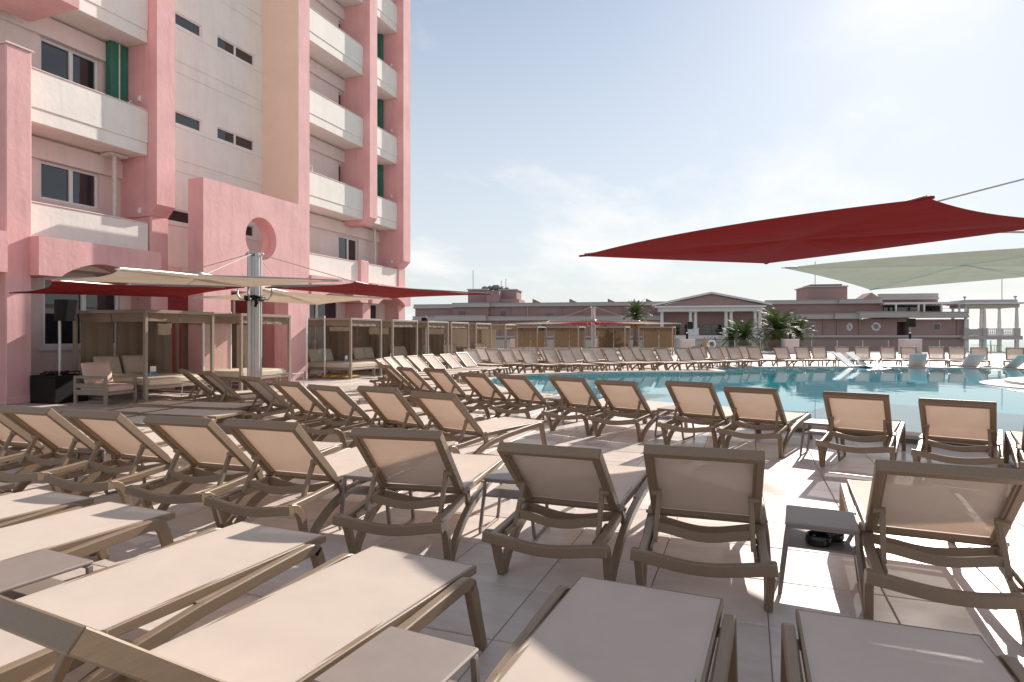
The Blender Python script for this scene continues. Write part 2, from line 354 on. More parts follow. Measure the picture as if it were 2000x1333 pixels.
# deck slab, tiles
db = MB(); db.box(-40, 34, -8, 58, -0.30, -0.007); deck = tag(db.build('deck', 'grout'), 'pale stone tiled pool deck', kind='structure')
T = 0.61; g = 0.0028
def tile_mesh(mb, x, y, z):
    a, c = T/2-g, 0.004
    mb.add([(x-a,y-a,z-c-.006),(x+a,y-a,z-c-.006),(x+a,y+a,z-c-.006),(x-a,y+a,z-c-.006),(x-a,y-a,z-c),(x+a,y-a,z-c),(x+a,y+a,z-c),(x-a,y+a,z-c),(x-a+c,y-a+c,z),(x+a-c,y-a+c,z),(x+a-c,y+a-c,z),(x-a+c,y+a-c,z)],
           [(0,1,5,4),(1,2,6,5),(2,3,7,6),(3,0,4,7),(4,5,9,8),(5,6,10,9),(6,7,11,10),(7,4,8,11),(8,9,10,11)])
cells = []
PCUT = offset(PO, CW-0.05)
for i in range(-40, 45):
    for j in range(-12, 80):
        x, y = -1.122+T*(i+.5), 3.312+T*(j+.5)
        if x < -15.4: continue
        r, z = proj(x, y)
        if z < -1.5 or z > 46 or abs(r) > z*0.9+5: continue
        if inside((x,y), PCUT) and all(inside((x+dx,y+dy), PCUT) for dx in (-.3,.3) for dy in (-.3,.3)): continue
        vis = z > 0.8 and abs(r) < z*0.83+0.3 and H*F/z < 690
        cells.append((0 if vis else 1, z, x, y))
cells.sort()
tm = MB(); tile_mesh(tm, 0, 0, 0); t0 = tm.build('tile', 'deck_tile', deck); rest = MB(); cnt = 0
for k, (nv, z, x, y) in enumerate(cells):
    dz = random.uniform(-.0012, .0012)
    if k < 300:
        o = t0 if k == 0 else t0.copy()
        if k: C.objects.link(o); o.parent = deck
        o.location = (x, y, dz)
    else: tile_mesh(rest, x, y, dz)
tag(rest.build('tile_field', 'deck_tile', deck), kind='stuff')

gb = MB(); gb.box(-400, 400, 58.5, 135, -9, -5.2); tag(gb.build('garden_ground', 'earth'), 'dry garden ground below the terrace', kind='structure')
sb = MB(); sb.add([(-30000,90,-16),(30000,90,-16),(30000,42000,-16),(-30000,42000,-16)], [(0,1,2,3)]); tag(sb.build('sea', 'sea'), 'pale sea out to the horizon', kind='structure')

# ================================================================== PINK HOTEL
XF, XP, XB, XW = -14.0, -14.3, -15.3, -15.5
FL, PZ0 = 2.87, 4.25                  # storey height, first parapet top
NF = 6
hotel = tag(empty('hotel_building', (-15.5, 16, 0)), 'tall pink and white hotel with balconies and projecting fins', 'building')
OFF = Vector((15.5, -16, 0))
def hb(mb, name, m, parent=None, smooth=False):
    mb.v = [(v[0]+OFF.x, v[1]+OFF.y, v[2]) for v in mb.v]
    return mb.build(name, m, parent or hotel, smooth)
def bxp(name, m, x0, x1, y0, y1, z0, z1, ch=0.012, parent=None):
    mb = MB(); mb.box(x0, x1, y0, y1, z0, z1, ch); return hb(mb, name, m, parent)
def wall_holes(name, m, x0, x1, y0, y1, z0, z1, holes):
    ys = sorted({y0, y1, *[h for hh in holes for h in hh[:2]]}); mb = MB()
    for a, b in zip(ys, ys[1:]):
        hs = sorted([(hh[2], hh[3]) for hh in holes if hh[0] < b-1e-6 and hh[1] > a+1e-6]); z = z0
        for c, d in hs:
            if c > z: mb.box(x0, x1, a, b, z, c)
            z = d
        if z1 > z: mb.box(x0, x1, a, b, z, z1)
    return hb(mb, name, m)
def window(xw, y0, y1, z0, z1, splits=(0.5,), fw=0.06, depth=0.10, opened=None, seal=False):
    mb = MB(); x0, x1 = xw-depth-0.05, xw-depth+0.03
    mb.box(x0, x1, y0, y1, z0, z0+fw, .004); mb.box(x0, x1, y0, y1, z1-fw, z1, .004)
    es = [y0] + [y0+(y1-y0)*s for s in splits] + [y1]
    for i, e in enumerate(es):
        a = e if i == 0 else (e-fw if i == len(es)-1 else e-fw*.75); b = e+fw if i == 0 else (e if i == len(es)-1 else e+fw*.75)
        mb.box(x0+.002, x1-.002, a, b, z0+fw-.003, z1-fw+.003, .004)
    wo = hb(mb, 'window', 'frame_white')
    for i in range(len(es)-1):
        pb = MB(); pb.box(x0+.015, x0+.03, es[i]+fw*.6, es[i+1]-fw*.6, z0+fw*.7, z1-fw*.7); hb(pb, 'pane', 'glass_dark', wo)
    sb_ = MB(); sb_.box(x0-.25, x0-.2, y0-.05, y1+.05, z0-.05, z1+.05); hb(sb_, 'dark_backing', 'black', wo)  # black sheet behind the panes stands in for the unlit room
    if seal:
        se = MB(); se.box(x1-.02, x1+.01, y1+.001, y1+.03, z0, z1+.03); se.box(x1-.02, x1+.01, y0, y1, z1+.001, z1+.03); hb(se, 'seal', 'seal', wo)
    return wo
def sticker(wo, xw, y, z, s=0.09, rot=0.3):
    mb = MB(); c, d = math.cos(rot), math.sin(rot)
    mb.add([(xw-.125, y+a*c-b*d, z+a*d+b*c) for a, b in ((-s,-s*.35),(s,-s*.35),(s,s*.35),(-s,s*.35))], [(0,1,2,3)]); hb(mb, 'sticker', 'sign_white', wo)

TOP = PZ0 + FL*NF
# --- back walls with window openings, bay by bay
def balcony_bay(y0, y1, wins, zfirst, nf=NF, drain=True):
    holes = []
    for k in range(nf+1):
        zf = PZ0 - 1.05 + FL*k
        for a, b, lo, hi in wins: holes.append((a, b, zf+lo, zf+hi))
    wall_holes('wall', 'pale_pink', XB-0.35, XB, y0, y1, zfirst, TOP, [h for h in holes if h[3] < TOP])
    for k in range(nf+1):
        zf = PZ0 - 1.05 + FL*k
        for a, b, lo, hi in wins:
            if zf+hi < TOP:
                wo = window(XB, a, b, zf+lo, zf+hi, (0.53,), seal=True)
                if b-a > 1: sticker(wo, XB, a+(b-a)*.28, zf+lo+(hi-lo)*.35, .055, .5); sticker(wo, XB, a+(b-a)*.76, zf+lo+(hi-lo)*.5, .045, .1)
        # lintel band over the windows
        if zf+2.75 < TOP: bxp('lintel', 'pale_pink', XB+.002, XB+.10, y0+.001, y1-.001, zf+2.27, zf+2.74)
def parapet(y0, y1, k, hidebottom=False):
    z1 = PZ0 + FL*k; z0 = z1 - 1.13
    p = bxp('balcony_parapet', 'white_wall', XP-.16, XP, y0, y1, z0+.31, z1)
    bxp('parapet_band', 'white_wall', XP-.16, XP-.022, y0+.002, y1-.002, z0, z0+.309, parent=p)
    bxp('parapet_coping', 'pale_pink', XP-.19, XP+.018, y0+.003, y1-.003, z1+.001, z1+.03, parent=p)
    bxp('balcony_slab', 'white_wall', XB+.001, XP-.161, y0+.002, y1-.002, z0+.004, z0+.22, parent=p)

def fin(y0, y1, z0, z1, m='pink', side=None, chamfer=True, xf=XF, xb=XW):
    poly = [(xf, z0+(0.28 if chamfer else 0)), (xf, z1), (xb, z1), (xb, z0)] + ([(xf-0.28, z0)] if chamfer else [(xf, z0)])
    if not chamfer: poly = [(xf,z0),(xf,z1),(xb,z1),(xb,z0)]
    n_ = len(poly); mb = MB()
    mb.add([(x,y0,z) for x,z in poly]+[(x,y1,z) for x,z in poly], [tuple(range(n_)), tuple(range(2*n_-1,n_-1,-1))]+[(i,n_+i,n_+(i+1)%n_,(i+1)%n_) for i in range(n_)])
    return hb(mb, 'fin', m)

# bay 0 (left edge of the picture)
balcony_bay(4.6, 8.2, [(5.2, 7.0, 1.0, 2.2)], 2.9)
for k in range(NF): parapet(4.6, 8.14, k)
# left low pillar, and the fin that starts above it
bxp('pillar', 'pink', -15.3, XF, 8.142, 8.63, 0, 7.32, .02)
bxp('pillar_cap', 'pale_pink', -15.3, XF+.03, 8.12, 8.66, 7.322, 7.36, .008)
fin(8.3, 9.14, 8.36, TOP, chamfer=False, xf=-13.3, xb=-14.9)
# bay 1
bay1 = balcony_bay(8.63, 11.58, [(9.62, 11.02, 1.38, 2.27)], 2.9)
for k in range(NF): parapet(8.632, 11.578, k)
fin(11.58, 12.12, 4.45, TOP)
bxp('pillar', 'pink', -15.3, -14.22, 11.60, 12.10, 0, 4.448, .02)
# middle bay with strip windows
wh = []
for k in range(NF):
    z = 4.70 + FL*k
    wh += [(13.0, 14.36, z-.02, z+.36), (14.95, 16.52, z-.02, z+.36)]
wall_holes('wall', 'white_wall', XW-.35, XW, 12.12, 16.9, 2.9, TOP, wh)
for a, b, c, d in wh: window(XW, a, b, c, d, () if a < 14 else (0.48,), fw=.038, depth=.06)
for k in range(NF):
    for dz in (-1.06, -1.40, -.12):
        z = 4.70 + FL*k + dz
        if z > 4.0: bxp('groove_moulding', 'white_wall', XW+.001, XW+.022, 12.121, 16.899, z, z+.03, .004)
# cream sided fin and the R bays
f3 = fin(16.9, 17.46, 0, TOP, chamfer=False)
bxp('fin_side', 'cream', XW+.001, XF-.003, 16.885, 16.899, 5.5, TOP, 0, parent=f3)
balcony_bay(17.46, 23.67, [(17.6, 18.0, .9, 2.2), (20.85, 22.2, .95, 2.2)], 2.9)
for k in range(NF):
    parapet(17.462, 21.098 if k else 20.75, k); parapet(21.622 if k else 21.3, 23.668, k)
fin(21.1, 21.62, 5.80, TOP)
bxp('pillar', 'pink', XP-.3, XP+.12, 20.752, 21.298, 3.1, PZ0+.1, .02)
fin(23.67, 24.27, 4.35, TOP)
bxp('pillar', 'pink', -15.3, -14.25, 23.69, 24.25, 0, 4.348, .02)
bxp('roof_slab', 'white_wall', -24, XW+.02, 4.0, 24.3, TOP+.002, TOP+.3)
bxp('gable_wall', 'pink', -24, XW-.36, 24.0, 24.26, 0, TOP-.01)
bxp('core', 'pale_pink', -24, XB-.75, 4.0, 23.99, 0, TOP-.01, 0)
# ground floor
XG = -14.95
gh = [(9.45, 11.30, 1.13, 2.75), (5.2, 7.4, 1.13, 2.75), (17.75, 20.4, 1.15, 2.75), (21.45, 23.2, 1.15, 2.75)]
wall_holes('wall', 'pale_pink', XG-.3, XG, 4.6, 11.6, 0, 2.898, gh[:2]); wall_holes('wall', 'pale_pink', XG-.3, XG, 17.46, 23.69, 0, 2.898, gh[2:])
for a, b, c, d in gh:
    wo = window(XG, a, b, c, d, (0.52,), fw=.08, depth=.08)
    mb = MB(); mb.box(XG+.001, XG+.05, a-.12, b+.12, c-.07, c-.001); hb(mb, 'sill', 'frame_white', wo)
def arch_beam(y0, y1, x1=-13.7, z0=2.66, z1=3.47, rise=.36, ya=None, yb=None):
    ya = ya if ya is not None else y0+.45; yb = yb if yb is not None else y1-.45
    poly = [(y0,z1),(y0,z0),(ya,z0)] + [(ya+(yb-ya)*t, z0+rise*math.sin(math.pi*t)**.8) for t in [i/16 for i in range(1,16)]] + [(yb,z0),(y1,z0),(y1,z1)]
    mb = MB(); mb.prismX(poly, XG+.001, x1); return hb(mb, 'arch_beam', 'pink')
arch_beam(4.7, 8.0); arch_beam(8.58, 11.45); arch_beam(17.5, 20.9, x1=-13.95); arch_beam(21.2, 24.2, x1=-13.95)
bxp('ledge', 'white_wall', XB, XP-.005, 4.61, 8.13, 2.90, 3.12); bxp('ledge', 'white_wall', XB, XP-.005, 8.64, 11.57, 2.90, 3.12); bxp('ledge', 'white_wall', XB, XP-.005, 17.47, 23.66, 2.90, 3.12)
bxp('pillar', 'pink', XG, -14.15, 20.82, 21.38, 0, 2.655, .02)
bxp('plinth', 'pink', XF-.2, XF+.05, 8.10, 8.67, 0, .16, .02)
# entrance recess behind the portal
bxp('wall', 'deep_red', XW-.3, XW-.05, 12.1, 16.9, 0, 2.895, 0)
bxp('wall', 'pale_pink', XW-.3, XW+.3, 12.13, 13.4, 2.9, 3.35, 0)
for yy in (13.0, 14.3, 15.6): bxp('door_frame', 'frame_white', XW-.049, XW+.02, yy, yy+.07, 0, 2.6)
# details on the balconies
def upright(name, m, x, y, z0, z1, r=.05):
    mb = MB(); mb.tube([(x,y,z0),(x,y,z1)], r, 10); return hb(mb, name, m, smooth=True)
z1f = PZ0+FL-1.05
bxp('green_board', 'green_board', XB+.105, XB+.30, 11.10, 11.57, PZ0+FL-1.0, PZ0+FL+1.72)
for k in range(1, 5): bxp('green_board', 'green_board', XB+.105, XB+.30, 23.45, 23.66, PZ0+FL*k-1.0, PZ0+FL*k+1.72)
upright('conduit', 'pipe', XB+.31, 11.32, PZ0+FL-1, PZ0+FL+1.72, .018)
upright('drain_pipe', 'pipe', XB+.35, 11.15, PZ0-1.0, PZ0+1.72, .055); upright('drain_pipe', 'pipe', XB+.35, 22.9, PZ0-1.0, PZ0+1.72, .055)
bxp('pipe_bracket', 'pipe', XB+.12, XB+.5, 10.95, 11.4, PZ0+1.66, PZ0+1.725, .005)
for k in range(0, 5):
    for yf in (11.58, 23.67): bxp('wall_lamp', 'white_plastic', -14.62, -14.54, yf-.06, yf-.001, PZ0+FL*k+.28, PZ0+FL*k+.42, .01)
mb = MB(); mb.tube([(-14.6, 11.2, PZ0+FL-.1),(-14.6,11.25,PZ0+FL+.12),(-14.6,11.32,PZ0+FL+.2),(-14.6,11.38,PZ0+FL+.1),(-14.6,11.4,PZ0+FL-.1)], .03, 8); hb(mb, 'hose', 'white_plastic', smooth=True)
mb = MB(); mb.tube([(-14.45,17.7,PZ0+FL),(-14.45,17.95,PZ0+FL+.22),(-14.45,18.15,PZ0+FL+.28),(-14.45,18.15,PZ0+FL-.02)], .018, 6); hb(mb, 'hose', 'white_plastic', smooth=True)

# --- portal wall with the round opening
portal = tag(empty('portal_wall', (-13.35, 14.2, 0)), 'free standing pink wall with a round hole above a doorway', 'wall')
PX0, PX1, PY0, PY1, PZT, PZM = -13.62, -13.1, 12.18, 16.27, 5.48, 2.62
cy, cz, cr = 14.23, 4.18, 0.61
angs = sorted({round(2*math.pi*i/64, 5) for i in range(64)} | {round(math.atan2(z-cz, y-cy) % (2*math.pi), 5) for y in (PY0,PY1) for z in (PZM,PZT)})
def rect_hit(a):
    c, s = math.cos(a), math.sin(a); t = 1e9
    if c > 1e-9: t = min(t, (PY1-cy)/c)
    if c < -1e-9: t = min(t, (PY0-cy)/c)
    if s > 1e-9: t = min(t, (PZT-cz)/s)
    if s < -1e-9: t = min(t, (PZM-cz)/s)
    return (cy+c*t, cz+s*t)
pm = MB(); k = len(angs); vs_ = []
for x in (PX1, PX0):
    vs_ += [(x+13.35, cy+cr*math.cos(a)-14.2, cz+cr*math.sin(a)) for a in angs] + [(x+13.35, rect_hit(a)[0]-14.2, rect_hit(a)[1]) for a in angs]
fs_ = []
for i in range(k):
    j = (i+1) % k
    fs_ += [(i,j,k+j,k+i), (2*k+j,2*k+i,3*k+i,3*k+j), (i,2*k+i,2*k+j,j), (k+j,3*k+j,3*k+i,k+i)]
pm.add(vs_, fs_); pm.build('wall_panel', 'pink', portal, smooth=True)
for a, b in ((PY0, 13.10), (15.35, PY1)):
    mb = MB(); mb.box(PX0+13.35, PX1+13.35, a-14.2, b-14.2, 0, PZM-.001); mb.build('pier', 'pink', portal)

# glass windscreens by the entrance
for i, (yy, side) in enumerate(((12.0, 'left'), (15.9, 'right'))):
    e = tag(empty('glass_screen', (-12.75, yy+.3, 0)), f'low glass wind screen at the {side} side of the portal wall', 'glass screen', 'glass screens by the portal')
    mb = MB(); mb.box(-.006, .006, -.42, .42, .05, 2.0); mb.build('pane', 'clear_glass', e)
    mb = MB(); mb.box(-.02, .02, -.46, -.42, 0, 2.02, .004); mb.box(-.02, .02, .42, .46, 0, 2.02, .004); mb.build('post', 'frame_white', e)

# ================================================================== LOUNGERS
HIN, LEN, BL = 0.58, 1.80, 0.66
def wave(x0, x1, y, z, dip, n_=14, bow=0.0):
    return [(x0+(x1-x0)*t, y+bow*math.sin(math.pi*t), z-dip*math.sin(math.pi*t)**1.5) for t in [i/(n_-1) for i in range(n_)]]
def bez(p0, p1, p2, n_=6):
    return [tuple((1-t)**2*a+2*t*(1-t)*b+t*t*c for a, b, c in zip(p0, p1, p2)) for t in [i/n_ for i in range(n_+1)]]
def make_lounger(ang):
    root = empty('sun_lounger')
    for sx in (-1, 1):
        x = sx*0.335
        # long outer rail: springs from the head foot, arches up, runs to the foot end
        path = bez((x*.97,.215,0.0),(x,.36,.20),(x,.72,.265),8)[:-1] + [(x,.72,.265),(x,1.0,.300),(x,1.3,.322),(x,1.55,.338)] + bez((x,1.60,.341),(x,1.66,.345),(x,1.685,.315),4)
        mb = MB(); mb.sweep(path, [.040]*6+[.042]*(len(path)-6), [.060]*3+[.058]*(len(path)-3), (1,0,0)); mb.build('side_rail', 'taupe', root)
        mb = MB(); mb.sweep([(x,1.675,.330),(x,1.70,.27),(x,1.745,.12),(x,1.785,.004)], .042, [.062,.062,.056,.050], (1,0,0)); mb.build('leg', 'taupe', root)
        mb = MB(); mb.sweep(bez((x,.005,.288),(x,.115,.285),(x*.985,.15,.12),5)+[(x*.97,.195,.004)], .040, [.058]*5+[.056,.046], (1,0,0)); mb.build('leg', 'taupe', root)
        # inner rail between head bar and hinge, with the notched inner strip
        mb = MB(); xi = sx*0.300
        mb.sweep([(xi,.02,.282),(xi,.25,.292),(xi,.50,.312),(xi,.60,.325)], .046, .048, (1,0,0))
        xn = sx*0.262
        mb.sweep([(xn,.10,.276),(xn,.40,.292)], .016, .036, (1,0,0)); mb.box(min(xn,xi), max(xn,xi), .385, .40, .276, .305)
        for q in range(4): mb.box(min(xn,xi), max(xn,xi), .12+q*.06, .128+q*.06, .268+q*.003, .288+q*.003)
        mb.build('head_rail', 'taupe', root)
        # hinge bracket down to the rail
        mb = MB(); mb.sweep([(sx*.318,.575,.365),(sx*.320,.60,.30),(sx*.330,.625,.215)], .03, [.075,.06,.034], (1,0,0)); mb.build('hinge_bracket', 'taupe', root)
        mb = MB(); mb.tube([(sx*.300,HIN,.352),(sx*.345,HIN,.352)], .011, 8); mb.build('pin', 'taupe', root, True)
    # head bar and the bar under the hinge, both waved
    mb = MB(); mb.sweep(wave(-.356,.356,0,.283,.040), .046, .060, (0,1,0)); mb.build('head_bar', 'taupe', root)
    mb = MB(); mb.sweep(wave(-.30,.30,.545,.318,.045,12), .022, .055, (0,1,0)); mb.build('cross_bar', 'taupe', root)
    mb = MB(); mb.sweep(wave(-.325,.325,1.60,.318,.012,6), .03, .03, (0,1,0)); mb.build('cross_bar', 'taupe', root)
    # seat frame and sling
    W = .300
    mb = MB()
    for sx in (-1, 1): mb.sweep([(sx*(W-.014),HIN+.02,.346),(sx*(W-.014),1.0,.343),(sx*(W-.014),1.42,.342),(sx*(W-.014),LEN-.001,.346)], .030, [.040,.052,.046,.040], (1,0,0))
    mb.sweep([(-W+.001,LEN-.016,.347),(W-.001,LEN-.016,.347)], .032, .037, (0,1,0)); mb.sweep([(-W+.03,HIN+.035,.340),(W-.03,HIN+.035,.340)], .03, .028, (0,1,0))
    for sx in (-1, 1): mb.sweep([(sx*.320,.98,.318),(sx*.320,1.55,.338)], .02, .03, (1,0,0))
    sf = mb.build('seat_frame', 'taupe', root)
    def sling(L, y0, sag, th=.004, nx=7, ny=15, w_=W-.010):
        mb = MB(); top = []; 
        for i in range(ny):
            for j in range(nx):
                a, b = i/(ny-1), j/(nx-1)
                z = -sag*(math.sin(math.pi*b)**.7)*min(1, 6*min(a,1-a)+.15)
                top.append((-w_+2*w_*b, y0+L*a, z))
        bot = [(x,y,z-th) for x,y,z in top]; fs = []; n_ = nx*ny
        for i in range(ny-1):
            for j in range(nx-1):
                q = (i*nx+j, i*nx+j+1, (i+1)*nx+j+1, (i+1)*nx+j); fs += [q, tuple(n_+k for k in reversed(q))]
        per = [j for j in range(nx)]+[i*nx+nx-1 for i in range(1,ny)]+[(ny-1)*nx+j for j in range(nx-2,-1,-1)]+[i*nx for i in range(ny-2,0,-1)]
        for a, b in zip(per, per[1:]+per[:1]): fs.append((a, b, n_+b, n_+a))
        mb.add(top+bot, fs); return mb
    mb = sling(LEN-HIN-.055, HIN+.035, .010); mb.v = [(x,y,z+.3685) for x,y,z in mb.v]; mb.build('seat_sling', 'sling', sf, True)
    # backrest, hinged at HIN and raised by ang; local frame: y runs from hinge to the top edge
    ca, sa = math.cos(ang), math.sin(ang)
    def up(p): x, y, z = p; return (x, HIN - y*ca + z*sa, .352 + y*sa + z*ca)
    mb = MB(); hw = .300
    for sx in (-1, 1): mb.sweep([(sx*(hw-.016),.0,-.004),(sx*(hw-.016),.06,0),(sx*(hw-.016),BL-.004,0)], .040, [.040,.060,.062], (1,0,0))
    mb.sweep([(-hw,BL-.018,0),(hw,BL-.018,0)], .062, .040, (0,0,1)); 
    mb.sweep([(-hw+.03,.03,-.008),(hw-.03,.03,-.008)], .03, .018, (0,0,1))
    # inner rebate ribs behind the frame
    for sx in (-1, 1): mb.sweep([(sx*(hw-.040),.05,-.012),(sx*(hw-.040),BL-.04,-.012)], .016, .02, (1,0,0))
    mb.sweep([(-hw+.03,BL-.043,-.012),(hw-.03,BL-.043,-.012)], .02, .016, (0,0,1))
    mb.v = [up(p) for p in mb.v]; bf = mb.build('backrest', 'taupe', root)
    mb = sling(BL-.05, .03, .008, ny=9); mb.v = [up((x,y,z+.020)) for x,y,z in mb.v]; mb.build('back_sling', 'sling', bf, True)
    # prop: two struts joined by a waved bar
    mb = MB()
    if ang > .1:
        p1 = up((0,.27,-.03)); p0 = (0, p1[1]-.055 if False else .235, .283)
        for sx in (-1, 1):
            mb.sweep([(sx*.255,p0[1],p0[2]),(sx*.247,p1[1],p1[2])], .026, .034, (1,0,0)); mb.tube([(sx*.232,p1[1],p1[2]),(sx*.29,p1[1],p1[2])], .020, 10)
        m_ = .30; yz = (p0[1]+(p1[1]-p0[1])*m_, p0[2]+(p1[2]-p0[2])*m_)
        mb.sweep(wave(-.25,.25,yz[0],yz[1],.035,12), .018, .05, (0,1,0))
    else:
        for sx in (-1, 1): mb.sweep([(sx*.255,.30,.29),(sx*.247,.55,.315)], .022, .028, (1,0,0))
        mb.sweep(wave(-.25,.25,.36,.29,.03,12), .018, .045, (0,1,0))
    mb.build('prop', 'taupe', root)
    return root
PROTO = {}; LR = random.Random(21)
def lounger(x, y, rz, ang, label, group):
    if ang in (43, 50): ang += LR.choice((-2, 0, 0, 0, 2)); rz += LR.uniform(-1.2, 1.2)
    k = round(ang)
    if k not in PROTO: o = PROTO[k] = make_lounger(R(ang))
    else: o = copy_tree(PROTO[k])
    o.location = (x, y, 0); o.rotation_euler = (0, 0, R(rz)); tag(o, label, 'lounger', group); return o
def root_from_top(Tx, Ty, rz, ang, lx=-.30):    # corner of the back's top edge -> root
    ly = HIN - BL*math.cos(R(ang)); c, s_ = math.cos(R(rz)), math.sin(R(rz))
    return (Tx - (lx*c - ly*s_), Ty - (lx*s_ + ly*c))
def root_from_foot(Tx, Ty, rz, lx=-.30, ly=LEN):
    c, s_ = math.cos(R(rz)), math.sin(R(rz)); return (Tx - (lx*c - ly*s_), Ty - (lx*s_ + ly*c))
A43 = 43
# row A: raised backs in front of the camera
rowA = [(-6.93,3.50,1),(-6.01,3.45,1),(-5.18,3.44,0),(-4.24,3.41,2),(-3.44,3.37,2),(-2.36,3.33,8),(-1.355,3.363,0),(-.52,3.377,2),(.59,3.46,-4)]
for i, (x, y, rz) in enumerate(rowA):
    lounger(*root_from_top(x, y, rz, A43), rz, A43, f'raised taupe lounger seen from behind, {ORD[i]} from the left in the nearest raised row', 'loungers in the nearest raised row')
# row B: flat loungers at the bottom of the picture
rowB = [(-5.5,2.92,-1,0),(-4.6,2.876,-3,0),(-3.815,2.817,-3,0),(-2.70,2.785,-3,0),(-1.77,2.70,-6,40),(-.69,2.69,-3,0),(.176,2.66,0,0)]
for i, (x, y, rz, a) in enumerate(rowB):
    lb = f'flat lounger at the bottom of the picture, {ORD[i]} from the left of its row' if not a else 'lounger at the bottom left with its back raised close to the camera'
    lounger(*root_from_foot(x, y, rz), rz, a, lb, 'loungers in the flat foreground row')
# row M: flat loungers lying across behind the nearest raised row, at the left
rowM = [(-6.15,4.62,-86),(-6.20,5.42,-85),(-6.45,6.2,-84),(-6.9,7.0,-83)]
for i, (x, y, rz) in enumerate(rowM):
    lounger(*root_from_foot(x, y, rz, lx=.30), rz, 0, f'flat lounger lying sideways in parasol shade at the left, {ORD[i]} from the camera', 'sideways flat loungers at the left')
# row P: along the near pool edge
rowP = [(2.33,6.80,-15),(1.58,7.15,-17),(.76,7.415,-15),(-.259,7.947,-17),(-.989,8.179,-18),(-1.972,8.488,-17),(-2.731,8.757,-19),(-3.697,9.113,-22),(-4.446,9.328,-24),(-5.361,9.748,-28),(-6.207,10.25,-33),(-6.92,10.858,-42),(-7.45,11.55,-52),(-7.85,12.3,-62)]
for i, (x, y, rz) in enumerate(rowP):
    lounger(*root_from_top(x, y, rz, A43), rz, A43, f'lounger with raised back on the near pool edge, {ORD[i]} from the right', 'loungers along the near pool edge')
# row S: second row in the middle left
rowS = [(-3.371,5.853,-14),(-4.225,6.111,-14),(-5.17,6.422,-16),(-5.915,6.624,-18),(-7.025,7.169,-20),(-8.599,7.879,-24),(-9.5,8.30,-32)]
for i, (x, y, rz) in enumerate(rowS):
    lounger(*root_from_top(x, y, rz, A43), rz, A43, f'lounger in the middle row by the silver parasol mast, {ORD[i]} from the right', 'loungers in the middle row')
# row W: on the left end of the pool, feet to the water
rowW = [(-8.55,13.1,-72),(-8.94,14.05,-78),(-9.15,14.9,-84),(-9.2,15.75,-88),(-9.18,16.6,-92),(-9.05,17.5,-96),(-8.95,18.4,-100)]
for i, (x, y, rz) in enumerate(rowW):
    lounger(*root_from_top(x, y, rz, A43, lx=.30), rz, A43, f'pale sunlit lounger at the left end of the pool, {ORD[i]} from the left', 'loungers at the left end of the pool')
# row F: across the far side, front line
rowF = [(903,686.6,-118),(945,685.6,-120),(973,686,-122),(1012,686.5,-124),(1056,686,-126),(1088,686,-128),(1131,685,-128),(1173,684.5,-130),(1206,684.2,-131),(1246,684,-132),(1276,684,-134),(1314,683.4,-138),(1341,683,-140),(1379,682.4,-145),(1416,681.8,-150),(1456,681,-155),(1510,681.4,-162),(1550,681,-166),(1584,680.8,-172),(1630,680.8,-178),(1669,680.8,-182),(1719,681,-184),(1760,681,-188),(1814,681.4,-190),(1854,681.8,-192),(1898,682,-194),(1968,682.6,-200)]
for i, (u, v, rz) in enumerate(rowF):
    X, Y = inv(u+14, v, .80)
    lounger(*root_from_top(X, Y, rz, 50, lx=0), rz, 50, f'lounger facing us across the pool, {ORD[i]} from the left in the far front line', 'loungers in the far front line')
rowG = [(926,682.6,-118),(996,682,-124),(1021,682,-125),(1049,682.4,-126),(1077,682.4,-128),(1110,681.6,-130),(1148,681.8,-132),(1228,681.2,-134),(1352,680,-160),(1398,679.6,-165),(1440,679.4,-170)]
for i, (u, v, rz) in enumerate(rowG):
    X, Y = inv(u+12, v, .80)
    lounger(*root_from_top(X, Y, rz, 50, lx=0), rz, 50, f'lounger behind the far front line of loungers, {ORD[i]} from the left', 'loungers in the second far line')

# ------------------------------------------------------------------ side tables
def make_table():
    root = empty('side_table'); W2, D2, Ht = .175, .195, .405
    mb = MB(); mb.box(-W2-.005, W2+.005, -D2, D2, Ht-.018, Ht, .006); mb.build('table_top', 'table_taupe', root)
    mb = MB(); mb.box(-W2-.002, W2+.002, -D2+.01, D2-.01, .268, .28, .004); mb.build('shelf', 'table_taupe', root)
    for sx in (-1, 1):
        for sy in (-1, 1):
            p = [(sx*(W2-.02),sy*(D2-.03),Ht-.014),(sx*(W2-.008),sy*(D2-.014),Ht-.03),(sx*(W2-.004),sy*(D2-.012),.30),(sx*(W2+.028),sy*(D2-.006),.03),(sx*(W2+.03),sy*(D2-.02),.009)]
            mb = MB(); mb.sweep(p, .025, .022, (0,1,0)); mb.build('leg', 'table_taupe', root)
        mb = MB(); mb.sweep([(sx*(W2+.03),-D2+.02,.009),(sx*(W2+.03),D2-.02,.009)], .016, .016, (1,0,0)); mb.build('runner', 'table_taupe', root)
    for sy in (-1, 1):
        mb = MB(); mb.sweep([(-W2+.02,sy*(D2-.012),Ht-.022),(W2-.02,sy*(D2-.012),Ht-.022)], .014, .016, (0,1,0)); mb.build('rail', 'table_taupe', root)
    return root
